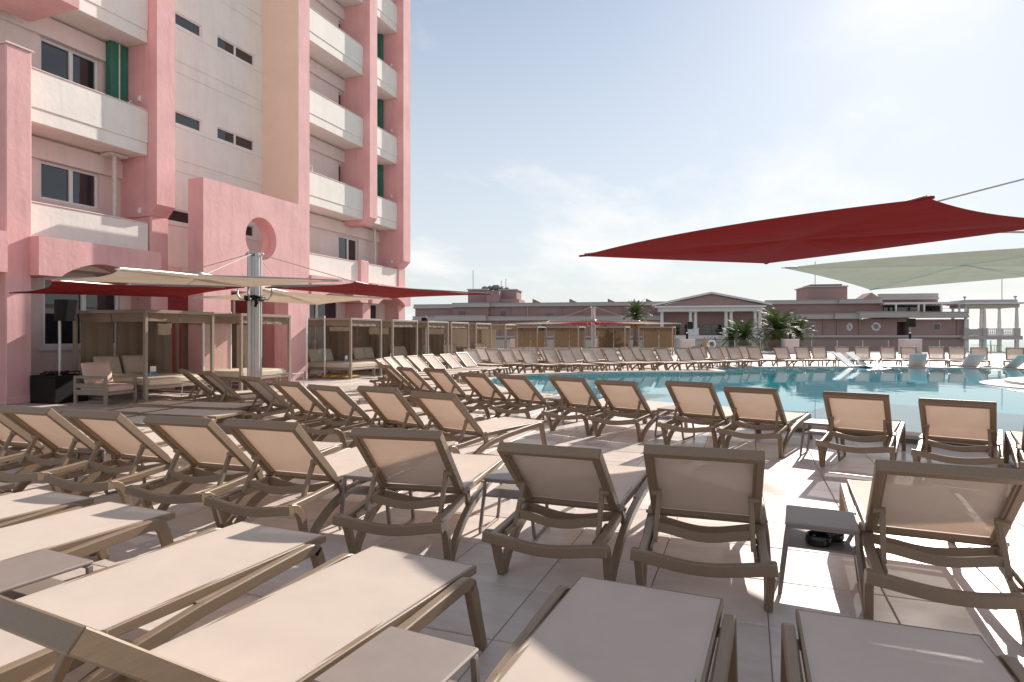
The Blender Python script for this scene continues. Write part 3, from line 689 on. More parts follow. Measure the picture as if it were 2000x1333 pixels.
tables = [(.385,3.90,-4,'small taupe side table holding a black ashtray on its shelf'),
          (-1.60,4.30,2,'taupe side table right of the lounger with the tilted back in the nearest raised row'),
          (-2.60,4.02,4,'side table mostly hidden behind the centre lounger of the nearest raised row'),
          (-2.98,1.80,-4,'side table top at the lower left edge between flat loungers'),
          (-1.02,1.70,-5,'side table top at the bottom centre between flat loungers'),
          (1.35,2.05,-3,'side table at the bottom right corner of the deck'),
          (.83,8.15,-16,'side table between two loungers on the near pool edge at the right'),
          (-.95,8.95,-18,'side table in the middle of the lounger line on the near pool edge'),
          (-2.85,9.75,-20,'side table at the left of the lounger line on the near pool edge'),
          (-4.05,6.75,-15,'side table among the middle row of loungers'),
          (3.0,7.5,-16,'side table at the right edge beside the pool loungers'),
          (-5.55,4.1,0,'side table between the two leftmost raised loungers of the nearest row')]
tp = make_table()
for i, (x, y, rz, lb) in enumerate(tables):
    o = tp if i == 0 else copy_tree(tp); o.location = (x, y, 0); o.rotation_euler = (0,0,R(rz)); tag(o, lb, 'side table', 'side tables')
for i, (dx, dy, rr, lb) in enumerate(((-.02,-.10,.066,'black round ashtray at the front of the small shelf'),(.06,.02,.062,'black round ashtray behind the other one on the shelf'))):
    mb = MB(); mb.lathe([(rr*.85,0),(rr*.99,.008),(rr,.03),(rr*.98,.05),(rr*.9,.056),(rr*.72,.05),(rr*.68,.02),(.01,.016)], 28)
    for a in (0, 2.1, 4.2): mb.box(rr*.8*math.cos(a)-.008, rr*.8*math.cos(a)+.008, rr*.8*math.sin(a)-.008, rr*.8*math.sin(a)+.008, .05, .060)
    o = mb.build('ashtray', 'black_gloss', smooth=True); o.location = (.385+dx, 3.90+dy, .281); tag(o, lb, 'ashtray', 'ashtrays')

# ================================================================== PARASOLS
def canopy(name, hub, corners, m, parent, loc, rings=9, seg=14, pull=.13, rise=.02, pulls=None):
    hubv = Vector(hub); cor = [Vector(c) for c in corners]; per = []
    for i in range(4):
        a, b = cor[i], cor[(i+1) % 4]; mid = (a+b)/2; ctrl = mid + (hubv-mid)*(pulls[i] if pulls else pull)*2 + Vector((0,0,.10 if pulls and pulls[i] < 0 else 0))
        for t in [k/seg for k in range(seg)]: per.append((1-t)**2*a + 2*t*(1-t)*ctrl + t*t*b)
    n_ = len(per); top = [hubv]
    for r_ in range(1, rings+1):
        f = r_/rings
        for i, p in enumerate(per):
            q = hubv + (p-hubv)*f; ph = (i % seg)/seg
            q = q + Vector((0,0, -.045*math.sin(math.pi*ph)*math.sin(math.pi*min(1,f*.9)) + .012*math.sin(i*1.7+r_)*f*(1-f)))
            top.append(q)
    vs_ = [tuple(p) for p in top]; N_ = len(vs_); vs_ += [(x,y,z-.004) for x,y,z in vs_]; fs_ = []
    for i in range(n_): fs_.append((0, 1+i, 1+(i+1)%n_)); fs_.append((N_, N_+1+(i+1)%n_, N_+1+i))
    for r_ in range(rings-1):
        for i in range(n_):
            a, b = 1+r_*n_+i, 1+r_*n_+(i+1)%n_; q = (a, 1+(r_+1)*n_+i, 1+(r_+1)*n_+(i+1)%n_, b)
            fs_ += [q, tuple(N_+k for k in reversed(q))]
    o_ = 1+(rings-1)*n_
    for i in range(n_): fs_.append((o_+i, N_+o_+i, N_+o_+(i+1)%n_, o_+(i+1)%n_))
    mb = MB(); mb.add(vs_, fs_); mb.v = [(x-loc[0],y-loc[1],z-loc[2]) for x,y,z in mb.v]
    cano = mb.build('canopy', m, parent, True)
    L = Vector(loc)
    for c in cor:
        d = (c-hubv); pts = [hubv+Vector((0,0,.03))-L, hubv+d*.5+Vector((0,0,.03))-L, hubv+d*.985+Vector((0,0,.018))-L]
        mb = MB(); mb.tube(pts, [.019,.016,.011], 8); mb.build('arm', 'alu', cano, True)
        e = d.normalized(); mb = MB(); mb.sweep([c-e*.32+Vector((0,0,.006))-L, c+e*.03-L], [.13,.035], [.008,.02], e.cross(Vector((0,0,1)))); mb.build('corner_pocket', m, cano)
    mb = MB(); mb.lathe([(.05,.006),(.07,.01),(.07,.05),(.03,.09)], 14); mb.v = [(x+hubv.x-L.x, y+hubv.y-L.y, z+hubv.z-L.z) for x,y,z in mb.v]; mb.build('hub', 'alu', cano, True)
    return cano
def parasol(label, Mx, My, ang0, cols, zc=2.33, rad=2.4, hd=2.22, mh=3.08, tilt=(0,0,0,0), base=True, skip=(), explicit={}):
    root = tag(empty('parasol', (Mx, My, 0)), label, 'parasol', 'four-sail parasols'); loc = (Mx, My, 0)
    mb = MB()      # fluted aluminium mast: four posts round a core
    a = R(ang0+45)
    mb.tube([(0,0,.05),(0,0,mh-.04)], .085, 16)
    for q in range(4):
        c, s_ = math.cos(a+q*math.pi/2), math.sin(a+q*math.pi/2); mb.tube([(c*.095,s_*.095,.05),(c*.095,s_*.095,mh-.05+.02*(q%2))], .052, 14)
    mb.build('mast', 'alu', root, True)
    mb = MB()
    for q in range(4):
        c, s_ = math.cos(a+q*math.pi/2+math.pi/4), math.sin(a+q*math.pi/2+math.pi/4); mb.tube([(c*.10,s_*.10,mh-.10),(c*.17,s_*.17,mh-.06)], .022, 8)
    mb.build('pulley', 'steel', root, True)
    mb = MB()
    for zz in (2.16, 2.12): mb.tube([(.17*math.cos(t*.524+.2), .17*math.sin(t*.524+.2), zz+.012*math.sin(t*2.1)) for t in range(12)], .030, 8, closed=True)
    mb.tube([(.15,-.12,2.12),(.17,-.13,2.03),(.14,-.14,1.97)], .035, 8); mb.build('strap', 'black', root, True)
    if base:
        bb = MB(); bb.box(-.62,.62,-.62,.62,.0,.05,.01); b_ = bb.build('base_plate', 'steel', root)
        for q in range(4):
            sx, sy = (-1,1)[q % 2], (-1,1)[q//2]; bb = MB(); bb.box(sx*.32-.28, sx*.32+.28, sy*.32-.28, sy*.32+.28, .052, .17, .012); bb.build('base_slab', 'pier_wall', b_)
    for q in range(4):
        if q in skip: continue
        t = R(ang0+90*q); d = Vector((math.cos(t), math.sin(t), 0)); e = Vector((-d.y, d.x, 0)); M0 = Vector((Mx, My, 0))
        z = zc + (tilt[q] if isinstance(tilt[q], (int,float)) else 0)
        hub = M0 + d*rad + Vector((0,0,z+.03))
        corners = [hub+d*hd+Vector((0,0,-.10)), hub+e*hd+Vector((0,0,-.05)), hub-d*(hd-.05)+Vector((0,0,.02)), hub-e*hd+Vector((0,0,-.05))]
        r_q = rad
        if q in explicit:
            hub = Vector(explicit[q][0]); corners = [Vector(c) for c in explicit[q][1]]; d = (hub-M0); z = hub.z-.03; d.z = 0; r_q = d.length; d.normalize()
        cn = canopy('canopy', hub, corners, cols[q], root, loc, pulls=explicit[q][2] if q in explicit else None)
        mb = MB(); mb.tube([tuple(d*.14+Vector((0,0,mh-.08))), tuple(d*(r_q*.97)+Vector((0,0,z+.06)))], .008, 6); mb.build('stay_rope', 'rope', root)
        mb = MB(); mb.tube([tuple(d*.14+Vector((0,0,z-.17))), tuple(d*.27+Vector((0,0,z-.19))), tuple(d*.33+Vector((0,0,z-.08))), tuple(d*.32+Vector((0,0,z+.09))), tuple(d*1.2+Vector((0,0,z+.10))), tuple(d*r_q+Vector((0,0,z+.10)))], .012 if q in explicit else .022, 8); mb.build('boom', 'alu', root, True)
    return root
WH, RD = 'canvas_white', 'canvas_red'
parasol('four-sail red and white parasol on a silver mast by the cabanas', -9.08, 9.68, -66.5, [WH, RD, WH, RD], zc=2.30)
parasol('four-sail red and white parasol overhanging from the right edge', 3.3, 7.7, -77, [WH, RD, WH, RD], zc=2.4, mh=3.2, skip=(0, 2), explicit={3: ((.418,6.65,2.36), ((-1.815,7.12,2.352),(.223,8.52,2.333),(2.61,6.5,2.372),(1.16,4.98,2.362)), (.05,.04,.06,-.12))})
parasol('pale sail parasol standing on the round pool island at right', 8.3, 20.0, -100, [WH, RD, WH, RD], zc=2.83, mh=3.7, skip=(0, 1, 3), base=False, explicit={2: ((4.19,15.4,2.86), ((.70,14.2,2.82),(3.04,18.7,2.60),(7.4,16.5,2.80),(5.3,12.2,2.83)), (.05,.04,.08,-.05))})
fx, fy = atz(1159, 33.5)
parasol('distant four-sail red and white parasol across the pool', fx, fy, -75, [RD, WH, RD, WH], zc=2.05, mh=2.95)

# ================================================================== CABANAS
def make_cabana(cm, wx=2.2, wy=1.8, hh=1.95, back='-x'):
    # local: x depth (front at +x), y width; origin at the centre of the base
    root = empty('cabana'); hx, hy = wx/2, wy/2; p = .035
    for sx in (-1, 1):
        for sy in (-1, 1):
            mb = MB(); mb.box(sx*(hx-p)-p, sx*(hx-p)+p, sy*(hy-p)-p, sy*(hy-p)+p, 0, hh-.071, .006); mb.build('post', 'cabana_frame', root)
    mb = MB()
    for sy in (-1, 1): mb.box(-hx, hx, sy*(hy-p)-p, sy*(hy-p)+p, hh-.07, hh, .006)
    for sx in (-1, 1): mb.box(sx*(hx-p)-p+.001, sx*(hx-p)+p-.001, -hy+2*p+.001, hy-2*p-.001, hh-.069, hh-.001, .006)
    mb.build('roof_frame', 'cabana_frame', root)
    mb = MB()
    for sy in (-1, 1): mb.box(-hx+.07, hx-.07, sy*(hy-p)-p+.002, sy*(hy-p)+p-.002, .02, .07, .006)
    mb.box(-hx+.002, -hx+.068, -hy+.07, hy-.07, .02, .07, .006); mb.build('floor_rail', 'cabana_frame', root)
    mb = MB(); nx, ny = 9, 9; g_ = []
    for i in range(nx):
        for j in range(ny):
            a, b = i/(nx-1), j/(ny-1); g_.append((-hx+.05+(wx-.1)*a, -hy+.05+(wy-.1)*b, hh-.05-.05*math.sin(math.pi*a)*math.sin(math.pi*b)+.006*math.sin(i*9+j*5)))
    mb.add(g_+[(x,y,z-.005) for x,y,z in g_], [q for i in range(nx-1) for j in range(ny-1) for q in ((i*ny+j,i*ny+j+1,(i+1)*ny+j+1,(i+1)*ny+j), tuple(nx*ny+k for k in ((i+1)*ny+j,(i+1)*ny+j+1,i*ny+j+1,i*ny+j)))])
    mb.build('roof_cloth', cm, root, True)
    def cloth(path, z0, z1, amp, freq, name, seed=0, th=.004, flare=0.0):   # hanging sheet along path in plan, with folds
        P = [Vector((*q, 0)) for q in path]; L = sum((b-a).length for a, b in zip(P, P[1:])); n_ = max(8, int(L/.045)); rows = 7; vs_ = []
        for r_ in range(rows):
            f = r_/(rows-1); z = z1+(z0-z1)*f
            for i in range(n_+1):
                s_ = L*i/n_; k = 0; acc = 0
                while k < len(P)-2 and acc+(P[k+1]-P[k]).length < s_: acc += (P[k+1]-P[k]).length; k += 1
                d = (P[k+1]-P[k]); q = P[k]+d.normalized()*(s_-acc); nrm = Vector((d.y,-d.x,0)).normalized()
                q = q + nrm*(amp*(.5+.5*f)*(math.sin(freq*s_+seed+.6*math.sin(3*s_))+.4*math.sin(2.3*freq*s_+seed*2)) + flare*f); vs_.append((q.x,q.y,z+.008*math.sin(freq*s_*.5)*f))
        fs_ = [(r_*(n_+1)+i, r_*(n_+1)+i+1, (r_+1)*(n_+1)+i+1, (r_+1)*(n_+1)+i) for r_ in range(rows-1) for i in range(n_)]
        mb = MB(); mb.add(vs_, fs_); return mb.build(name, cm, root, True)
    # short valances, each side split in two
    zt = hh-.075; zb = hh-.25
    for sy in (-1, 1):
        yy = sy*(hy-.075)
        cloth([(-hx+.09,yy),(-.02,yy)], zb, zt, .006, 14, 'valance', 1+sy, flare=.03*-sy*-1); cloth([(.02,yy),(hx-.09,yy)], zb, zt, .006, 15, 'valance', 3+sy, flare=.03*sy)
    for sx in (-1, 1):
        xx = sx*(hx-.075)
        cloth([(xx,-hy+.09),(xx,-.02)], zb, zt, .008, 16, 'valance', 5+sx, flare=.03); cloth([(xx,.02),(xx,hy-.09)], zb, zt, .008, 15, 'valance', 7+sx, flare=.03)
    cloth([(-hx+.11,-hy+.10),(-hx+.11,-.03)], .22, hh-.08, .022, 21, 'curtain', 2); cloth([(-hx+.11,.03),(-hx+.11,hy-.10)], .22, hh-.08, .022, 20, 'curtain', 4)
    if back == '-x': cloth([(-hx+.12,hy-.11),(-.12,hy-.11)], .22, hh-.08, .024, 22, 'curtain', 6)
    # day bed
    mb = MB(); mb.box(-hx+.10, hx-.06, -hy+.10, hy-.10, .27, .33, .008)
    for sx in (-1, 1):
        for sy in (-1, 1): mb.box(sx*(hx-.22)-.03, sx*(hx-.22)+.03, sy*(hy-.2)-.03, sy*(hy-.2)+.03, .0, .27)
    bd = mb.build('bed_frame', 'cabana_frame', root)
    mb = MB(); mb.box(-hx+.11, hx-.05, -hy+.105, hy-.105, .332, .50, .035); mb.build('mattress', 'mattress', bd, True)
    return root
def make_cushion(w_=.58, h_=.46, t_=.17):
    vs_ = []; fs_ = []; n_ = 10
    for side in (1, -1):
        for i in range(n_+1):
            for j in range(n_+1):
                a, b = i/n_*2-1, j/n_*2-1; f = ((1-abs(a)**5)*(1-abs(b)**5))**.35
                vs_.append((side*t_/2*(.30+.70*f), a*w_/2*(1-.03*(b*b)), h_/2+b*h_/2*(1-.03*a*a)))
    k = (n_+1)**2
    for s_ in (0, 1):
        for i in range(n_):
            for j in range(n_):
                q = (i*(n_+1)+j, (i+1)*(n_+1)+j, (i+1)*(n_+1)+j+1, i*(n_+1)+j+1); fs_.append(tuple(s_*k+x for x in (q if s_ == 0 else reversed(q))))
    per = [j for j in range(n_+1)]+[i*(n_+1)+n_ for i in range(1,n_+1)]+[n_*(n_+1)+j for j in range(n_-1,-1,-1)]+[i*(n_+1) for i in range(n_-1,0,-1)]
    for a, b in zip(per, per[1:]+per[:1]): fs_.append((a,b,k+b,k+a))
    mb = MB(); mb.add(vs_, fs_); return mb
cab = make_cabana('curtain'); cab_far = None
XC = -12.8
cabs = [(XC,10.30),(XC,12.92),(XC-.05,17.55),(XC,19.95),(XC,22.55),(XC,24.6),(XC,27.2),(XC,30.9)]
cush0 = make_cushion().build('cushion', 'cushion', smooth=True); ci = 0
def put_cushion(x, y, z, rz, lean, label, group='cabana cushions', m=None):
    global ci
    o = cush0 if ci == 0 else cush0.copy()
    if ci: C.objects.link(o)
    ci += 1; o.location = (x,y,z); o.rotation_euler = (0, R(-lean), R(rz)); tag(o, label, 'cushion', group); return o
def place_sign(x, y, z, rz, label):
    e = tag(empty('menu_stand', (x,y,z), R(rz)), label, 'sign', 'small menu stands')
    mb = MB(); mb.box(-.006,.006,-.075,.075,0,.21,.002); mb.build('card', 'sign_white', e)
    mb = MB(); mb.box(.0065,.008,-.07,.07,.01,.09); mb.build('print', 'sign_blue', e)
    mb = MB(); mb.box(-.04,.04,-.078,.078,-.006,-.0005,.002); mb.build('foot', 'clear_glass', e)
for i, (x, y) in enumerate(cabs):
    o = cab if i == 0 else copy_tree(cab); o.location = (x, y, 0); nm = ORD[i]
    tag(o, f'taupe curtained day-bed cabana along the hotel, {nm} from the left', 'cabana', 'cabanas along the hotel')
    for j, dy in enumerate((-.42, .24)):
        put_cushion(x-.62+random.uniform(-.05,.05), y+dy, .50, random.uniform(-6,6), 18, f'{("left","right")[j]} back cushion on the bed of the {nm} cabana along the hotel')
    if i < 4: place_sign(x+.35, y-.1+.3*(i % 2), .507, random.uniform(-20,10), f'small blue and white card stand on the {nm} cabana bed')
# small metal stool tables beside the cabanas
def stool(x, y, rz, label):
    e = tag(empty('metal_table', (x,y,0), R(rz)), label, 'table', 'metal tables by the cabanas')
    mb = MB(); mb.box(-.24,.24,-.24,.24,.40,.412,.003); mb.build('table_top', 'steel', e)
    for sx in (-1,1):
        for sy in (-1,1):
            mb = MB(); mb.tube([(sx*.225,sy*.225,.40),(sx*.25,sy*.25,.0)], .009, 8); mb.build('leg', 'steel', e)
    for sx in (-1,1):
        mb = MB(); mb.tube([(sx*.23,-.23,.33),(sx*.23,.23,.33)], .007, 6); mb.tube([(sx*.25,-.25,.012),(sx*.25,.25,.012)], .008, 6); mb.build('stretcher', 'steel', e)
stool(-11.25,10.35,4,'thin metal table in front of the first cabana'); stool(-11.2,13.2,4,'thin metal table in front of the second cabana'); stool(-11.3,17.9,4,'thin metal table in front of the third cabana')
stool(-11.2,20.3,4,'thin metal table in front of the fourth cabana')
# yellow hose bundle under cabana three
mb = MB(); mb.tube([(-13.6+1.9*t/30+.05*math.sin(t), 16.75+.18*math.sin(t*.9)+.1*math.cos(t*2.1), .05+.045*abs(math.sin(t*.7))) for t in range(31)], .035, 8)
tag(mb.build('hose', 'yellow', smooth=True), 'yellow hose lying under the third cabana bed', 'hose')

# far cabanas with brown curtains, behind the far loungers
cabf = None
for i, (u0, u1, u2) in enumerate(((992,1045,1068),(1070,1126,1147),(1157,1219,1237),(1248,1312,1325))):
    zf = 42.0; X, Y = atz((u0+u1)/2, zf)
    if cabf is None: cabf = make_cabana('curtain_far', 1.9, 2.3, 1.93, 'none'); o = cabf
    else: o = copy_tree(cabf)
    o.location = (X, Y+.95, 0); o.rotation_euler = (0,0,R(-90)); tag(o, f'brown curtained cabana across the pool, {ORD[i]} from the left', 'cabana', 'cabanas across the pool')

# armchair in front of the first cabana
ac = tag(empty('armchair', (-12.28, 8.98, 0), R(8)), 'taupe framed lounge armchair with peach cushions by the black planter', 'armchair')
for sy in (-1, 1):
    mb = MB()
    for sx in (-1, 1): mb.box(sx*.36-.03, sx*.36+.03, sy*.36-.025, sy*.36+.025, 0, .60, .005)
    mb.box(-.33,.33, sy*.36-.024, sy*.36+.024, .0, .05, .004); mb.box(-.33,.33, sy*.36-.024, sy*.36+.024, .55, .599, .004); mb.build('arm_frame', 'cabana_frame', ac)
    mb = MB(); mb.box(-.33,.33, sy*.36-.02, sy*.36+.02, .36, .45, .004); mb.box(-.33,.33, sy*.36-.02, sy*.36+.02, .22, .32, .004); mb.build('slat', 'cabana_frame', ac)
mb = MB(); mb.box(-.33,.385,-.334,.334,.22,.27,.005); mb.build('seat_frame', 'cabana_frame', ac)
mb = MB(); mb.box(-.385,-.335,-.334,.334,.27,.60,.005); mb.build('back_slat', 'cabana_frame', ac)
mb = MB(); mb.box(-.30,.39,-.33,.33,.272,.41,.03); mb.build('seat_cushion', 'chair_cushion', ac, True)
mb = make_cushion(.64,.44,.17); mb.v = [(x*.94-z*.25-.16, y, z*.97+x*.2+.43) for x,y,z in mb.v]; mb.build('back_cushion', 'chair_cushion', ac, True)

# planter box with loudspeaker on a pole
pl = tag(empty('planter_box', (-13.6, 8.93, 0), R(3)), 'black planter box holding a speaker pole beside the left pillar', 'planter')
mb = MB(); a, b, h_ = .36, .36, .58
mb.box(-a, a, -b, b, 0, h_-.03, .01); mb.build('box', 'black', pl)
mb = MB(); 
for q in ((-a,a,-b,-b+.03),(-a,a,b-.03,b),(-a,-a+.03,-b+.031,b-.031),(a-.03,a,-b+.031,b-.031)): mb.box(*q, h_-.029, h_, .004)
mb.build('rim', 'black', pl)
mb = MB()
for q in range(3): mb.tube([(-.30+.6*t/14+.02*math.sin(q+t), -.2+.18*q+.08*math.sin(t*.8+q*2), h_+.015+.05*abs(math.sin(t*.5+q))) for t in range(15)], .014, 6)
mb.build('cable', 'black', pl, True)
sp = tag(empty('loudspeaker', (-13.6, 8.93, .555), R(3)), 'black loudspeaker on a steel pole above the black planter box', 'loudspeaker')
mb = MB(); mb.tube([(0,0,0),(0,0,1.58)], .03, 12); mb.build('pole', 'steel', sp, True)
mb = MB(); P8 = [(-.02,-.16),(.10,-.19),(.24,-.17),(.30,-.10),(.30,.10),(.24,.17),(.10,.19),(-.02,.16)]; k = len(P8)
mb.add([(x*.78+.05,y*.9,1.16) for x,y in P8]+[(x+.08,y,1.60) for x,y in P8], [tuple(range(k-1,-1,-1)), tuple(range(k,2*k))]+[(i,(i+1)%k,k+(i+1)%k,k+i) for i in range(k)]); mb.build('cabinet', 'black', sp)
mb = MB(); mb.box(.02,.10,-.02,.02,1.30,1.34); mb.box(.02,.12,-.02,.02,1.5,1.54); mb.tube([(-.06,0,1.62),(-.08,0,1.5),(-.05,.02,1.35)], .012, 6); mb.build('bracket', 'black', sp)
# far loudspeaker on pole behind the cabanas
def pole_speaker(u, vtop, vbot, zf, label, w_=10):
    X, Y = atz(u, zf); zt, zb = zat(vtop, zf), zat(vbot, zf)
    e = tag(empty('loudspeaker', (X,Y,0), PSI), label, 'loudspeaker', 'far loudspeakers'); hw = w_/2/F*zf
    mb = MB(); mb.box(-hw,hw,-hw*.9,hw*.9,zb,zt,.02); mb.box(-hw*.9,hw*.9,-hw*.9-.012,-hw*.9-.001,zb+.03,zt-.03); mb.build('cabinet', 'black', e)
    mb = MB(); mb.tube([(hw*.3,hw*.9+.04,0),(hw*.3,hw*.9+.04,zt+.1)], .03, 8); mb.build('pole', 'steel', e)
pole_speaker(829, 621, 630, 25, 'small black loudspeaker above the row of hotel cabanas', 11); pole_speaker(1347.5, 629, 643, 46.5, 'black loudspeaker in front of the temple front across the pool', 9.5); pole_speaker(1779.5, 622.5, 639.5, 46.5, 'black loudspeaker on a pole at the far right fence', 12)

# ================================================================== FAR TERRACE EDGE
ZFN = 46.0
def pier(u0, u1, vt, label, lamp=True):
    X, Y = atz((u0+u1)/2, ZFN); hw = (u1-u0)/2/F*ZFN; zt = zat(vt, ZFN)
    e = tag(empty('fence_pier', (X,Y,0), PSI), label, 'pier', 'rendered piers of the glass fence')
    mb = MB(); mb.box(-hw,hw,-.35,.35,0,zt-.05,.01); mb.build('pier', 'pier_wall', e)
    mb = MB(); mb.box(-hw-.02,hw+.02,-.37,.37,zt-.049,zt,.008); mb.build('cap', 'far_white', e)
    if lamp:
        l = tag(empty('bollard_lamp', (X,Y,zt), PSI), label.replace('pale rendered pier', 'black bollard lamp on the pier'), 'lamp', 'bollard lamps on the piers')
        mb = MB(); mb.lathe([(.085,0),(.085,.40),(.08,.41)], 14); mb.build('post', 'black', l, True)
        mb = MB(); mb.lathe([(.078,.412),(.078,.50)], 14); mb.build('lens', 'frame_white', l, True)
        mb = MB(); mb.lathe([(.09,.502),(.09,.54),(.05,.555)], 14); mb.build('cap', 'black', l, True)
piers = [(997,1019),(1164,1176),(1329,1355),(1530,1557),(1760,1795)]
for i, (a, b) in enumerate(piers): pier(a, b, 662.5, f'pale rendered pier, {ORD[i]} from the left along the glass fence')
fence = tag(empty('glass_fence', (*atz(1400, ZFN), 0), PSI), 'clear glass fence with slim posts at the far terrace edge', 'fence')
u = 835.0; ox = (1400-1000)/F*ZFN
while u < 2120:
    u2 = u+50
    if not any(a-2 < (u+u2)/2 < b+2 for a, b in piers):
        x0, x1 = (u-1000)/F*ZFN-ox, (u2-1000)/F*ZFN-ox
        mb = MB(); mb.box(x0+.03, x1-.03, -.008, .008, .06, zat(664.5, ZFN)); mb.build('pane', 'clear_glass', fence)
    mb = MB(); xx = (u-1000)/F*ZFN-ox; mb.box(xx-.022, xx+.022, -.03, .03, 0, zat(665, ZFN), .003); mb.build('post', 'steel', fence)
    u = u2
# life ring on the fence
X, Y = atz(1390, ZFN-.25); mb = MB(); zc_ = zat(673, ZFN)
mb.tube([(.27*math.cos(a), 0, .27*math.sin(a)) for a in [2*math.pi*i/24 for i in range(24)]], .065, 10, closed=True)
o = mb.build('life_ring', 'far_white', smooth=True); o.location = (X,Y,zc_); o.rotation_euler = (0,0,PSI); tag(o, 'white life ring hanging on the glass fence', 'life ring')
mb = MB(); mb.tube([(0,0,0),(0,0,1.25)], .05, 8); mb.box(-.1,.1,-.05,.05,.5,1.1); o = mb.build('shower_post', 'palm_dead'); o.location = (*atz(1376, 40), 0); tag(o, 'slim brown post in front of the glass fence', 'post')

# in-pool white loungers
wl = None
PLS = .95
for i, (u, v, rz) in enumerate(((1672,717,-125),(1697,716,-125),(1790,717,-8),(1888,718,8),(1965,720,28))):
    X, Y = inv(u, v, WATZ)
    if wl is None:
        wl = empty('pool_lounger'); prof = [(-.95,.02),(-.55,.10),(-.20,.06),(.12,.05),(.28,.13),(.88,.60)]
        mb = MB(); mb.sweep([(0,-y,z) for y,z in prof], .64, .05, (1,0,0)); mb.build('shell', 'white_plastic', wl)
        for j in range(9):
            mb = MB(); xx = -.28+.07*j; mb.sweep([(xx,-y,z-.034 if True else z) for y,z in prof[3:]], .03, .02, (1,0,0)); mb.build('rib', 'white_plastic', wl)
        o = wl
    else: o = copy_tree(wl)
    o.location = (X, Y, WATZ-.02); o.scale = (PLS,)*3; o.rotation_euler = (0,0,R(rz)); tag(o, f'white moulded lounger standing in the shallow water, {ORD[i]} from the left', 'pool lounger', 'white in-water loungers')
ix, iy = 8.3, 20.2
isl = tag(empty('pool_island', (ix, iy, 0)), 'round island with pale disc and stone rim in the pool at right', 'island')
mb = MB(); mb.lathe([(2.35,.02),(2.35,.10),(2.25,.125),(1.85,.13)], 64); mb.build('rim', 'coping', isl, True)
mb = MB(); mb.lathe([(1.8,.10),(1.8,.20),(1.76,.215),(.3,.22)], 64); mb.build('disc', 'white_plastic', isl, True)

# ================================================================== FAR CLASSICAL BUILDING
OZ = 100.0; OR = 350/F*OZ; DA = PSI - R(10)
fb = tag(empty('classical_building', (*atz(1350, OZ), 0), R(10)), 'long dusky pink classical building with white temple front across the terrace', 'building')
def S(u, y=0.0):                     # picture column -> local x at local depth y
    t = (u-1000)/F; c, s_ = math.cos(DA), math.sin(DA)
    # point = O + x*e + y*n ; camera right: OR + x c + y s ; forward: OZ - x s + y c
    return (t*(OZ+y*c) - OR - y*s_)/(c + t*s_)
def ZV(u, v, y=0.0):
    x = S(u, y); return zat(v, OZ - x*math.sin(DA) + y*math.cos(DA))
def fbox(name, m, u0, u1, v0, v1, y=0.0, dep=6.0, parent=None, ch=0.0, vb=None):
    x0, x1 = S(u0, y), S(u1, y); um = (u0+u1)/2; z1 = ZV(um, v0, y); z0 = ZV(um, v1, y) if vb is None else vb
    mb = MB(); mb.box(x0, x1, y, y+dep, z0, z1, ch); return mb.build(name, m, parent or fb)
def fwin(u0, u1, v0, v1, y=0.0, frame=True):
    wo = fbox('window', 'far_trim' if frame else 'far_grey', u0-1.4, u1+1.4, v0-1.4, v1+1.4, y-.06, .05)
    fbox('pane', 'glass_dark', u0, u1, v0, v1, y-.10, .03, wo); fbox('mullion', 'far_grey', (u0+u1)/2-.35, (u0+u1)/2+.35, v0, v1, y-.13, .02, wo); return wo
BZ = -8
# left wing
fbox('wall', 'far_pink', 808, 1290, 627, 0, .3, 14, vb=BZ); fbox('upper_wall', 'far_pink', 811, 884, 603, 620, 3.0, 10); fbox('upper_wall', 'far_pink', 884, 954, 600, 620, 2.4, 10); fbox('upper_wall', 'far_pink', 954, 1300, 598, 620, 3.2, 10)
def cornice(u0, u1, v0, v1, y, dep=1.2):
    c = fbox('cornice', 'far_trim', u0, u1, v0, v1, y, dep); fbox('moulding', 'far_trim', u0-1.5, u1+1.5, v0+(v1-v0)*.62, v1-.6, y-.35, .34, c); fbox('cap_band', 'far_trim', u0-.8, u1+.8, v0-.8, v0-.01, y-.15, dep+.3, c); return c
cornice(808, 884, 595.5, 603, 2.7); cornice(883, 955, 592.5, 600.5, 2.0); cornice(956, 1298, 591.5, 598.5, 2.9)
cornice(806, 850, 619, 627, -.2); cornice(848, 948, 617, 627.5, -.9); cornice(948, 1292, 618, 626.5, -.1)
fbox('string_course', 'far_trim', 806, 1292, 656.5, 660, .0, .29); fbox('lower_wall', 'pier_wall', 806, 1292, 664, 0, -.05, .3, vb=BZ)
for u0 in (998, 1057, 1116.5, 1176.5): fwin(u0, u0+10, 633, 640.5, .3)
fwin(898, 906.5, 609.5, 617, 2.4, False); fwin(979, 987, 609.5, 617, 3.2, False); fwin(1068, 1078, 614.5, 618, 3.2, False)
for u0 in (995, 1096, 1136, 1215): fbox('pilaster', 'far_pink', u0, u0+2.2, 599, 618, 3.05, .2)
for u0 in (900, 968, 1030, 1090, 1150, 1210, 1260): fbox('pilaster', 'far_pink', u0, u0+7, 627.5, 656, .12, .2)
fbox('downpipe', 'far_trim', 1030, 1031.5, 599, 618, 2.9, .15)
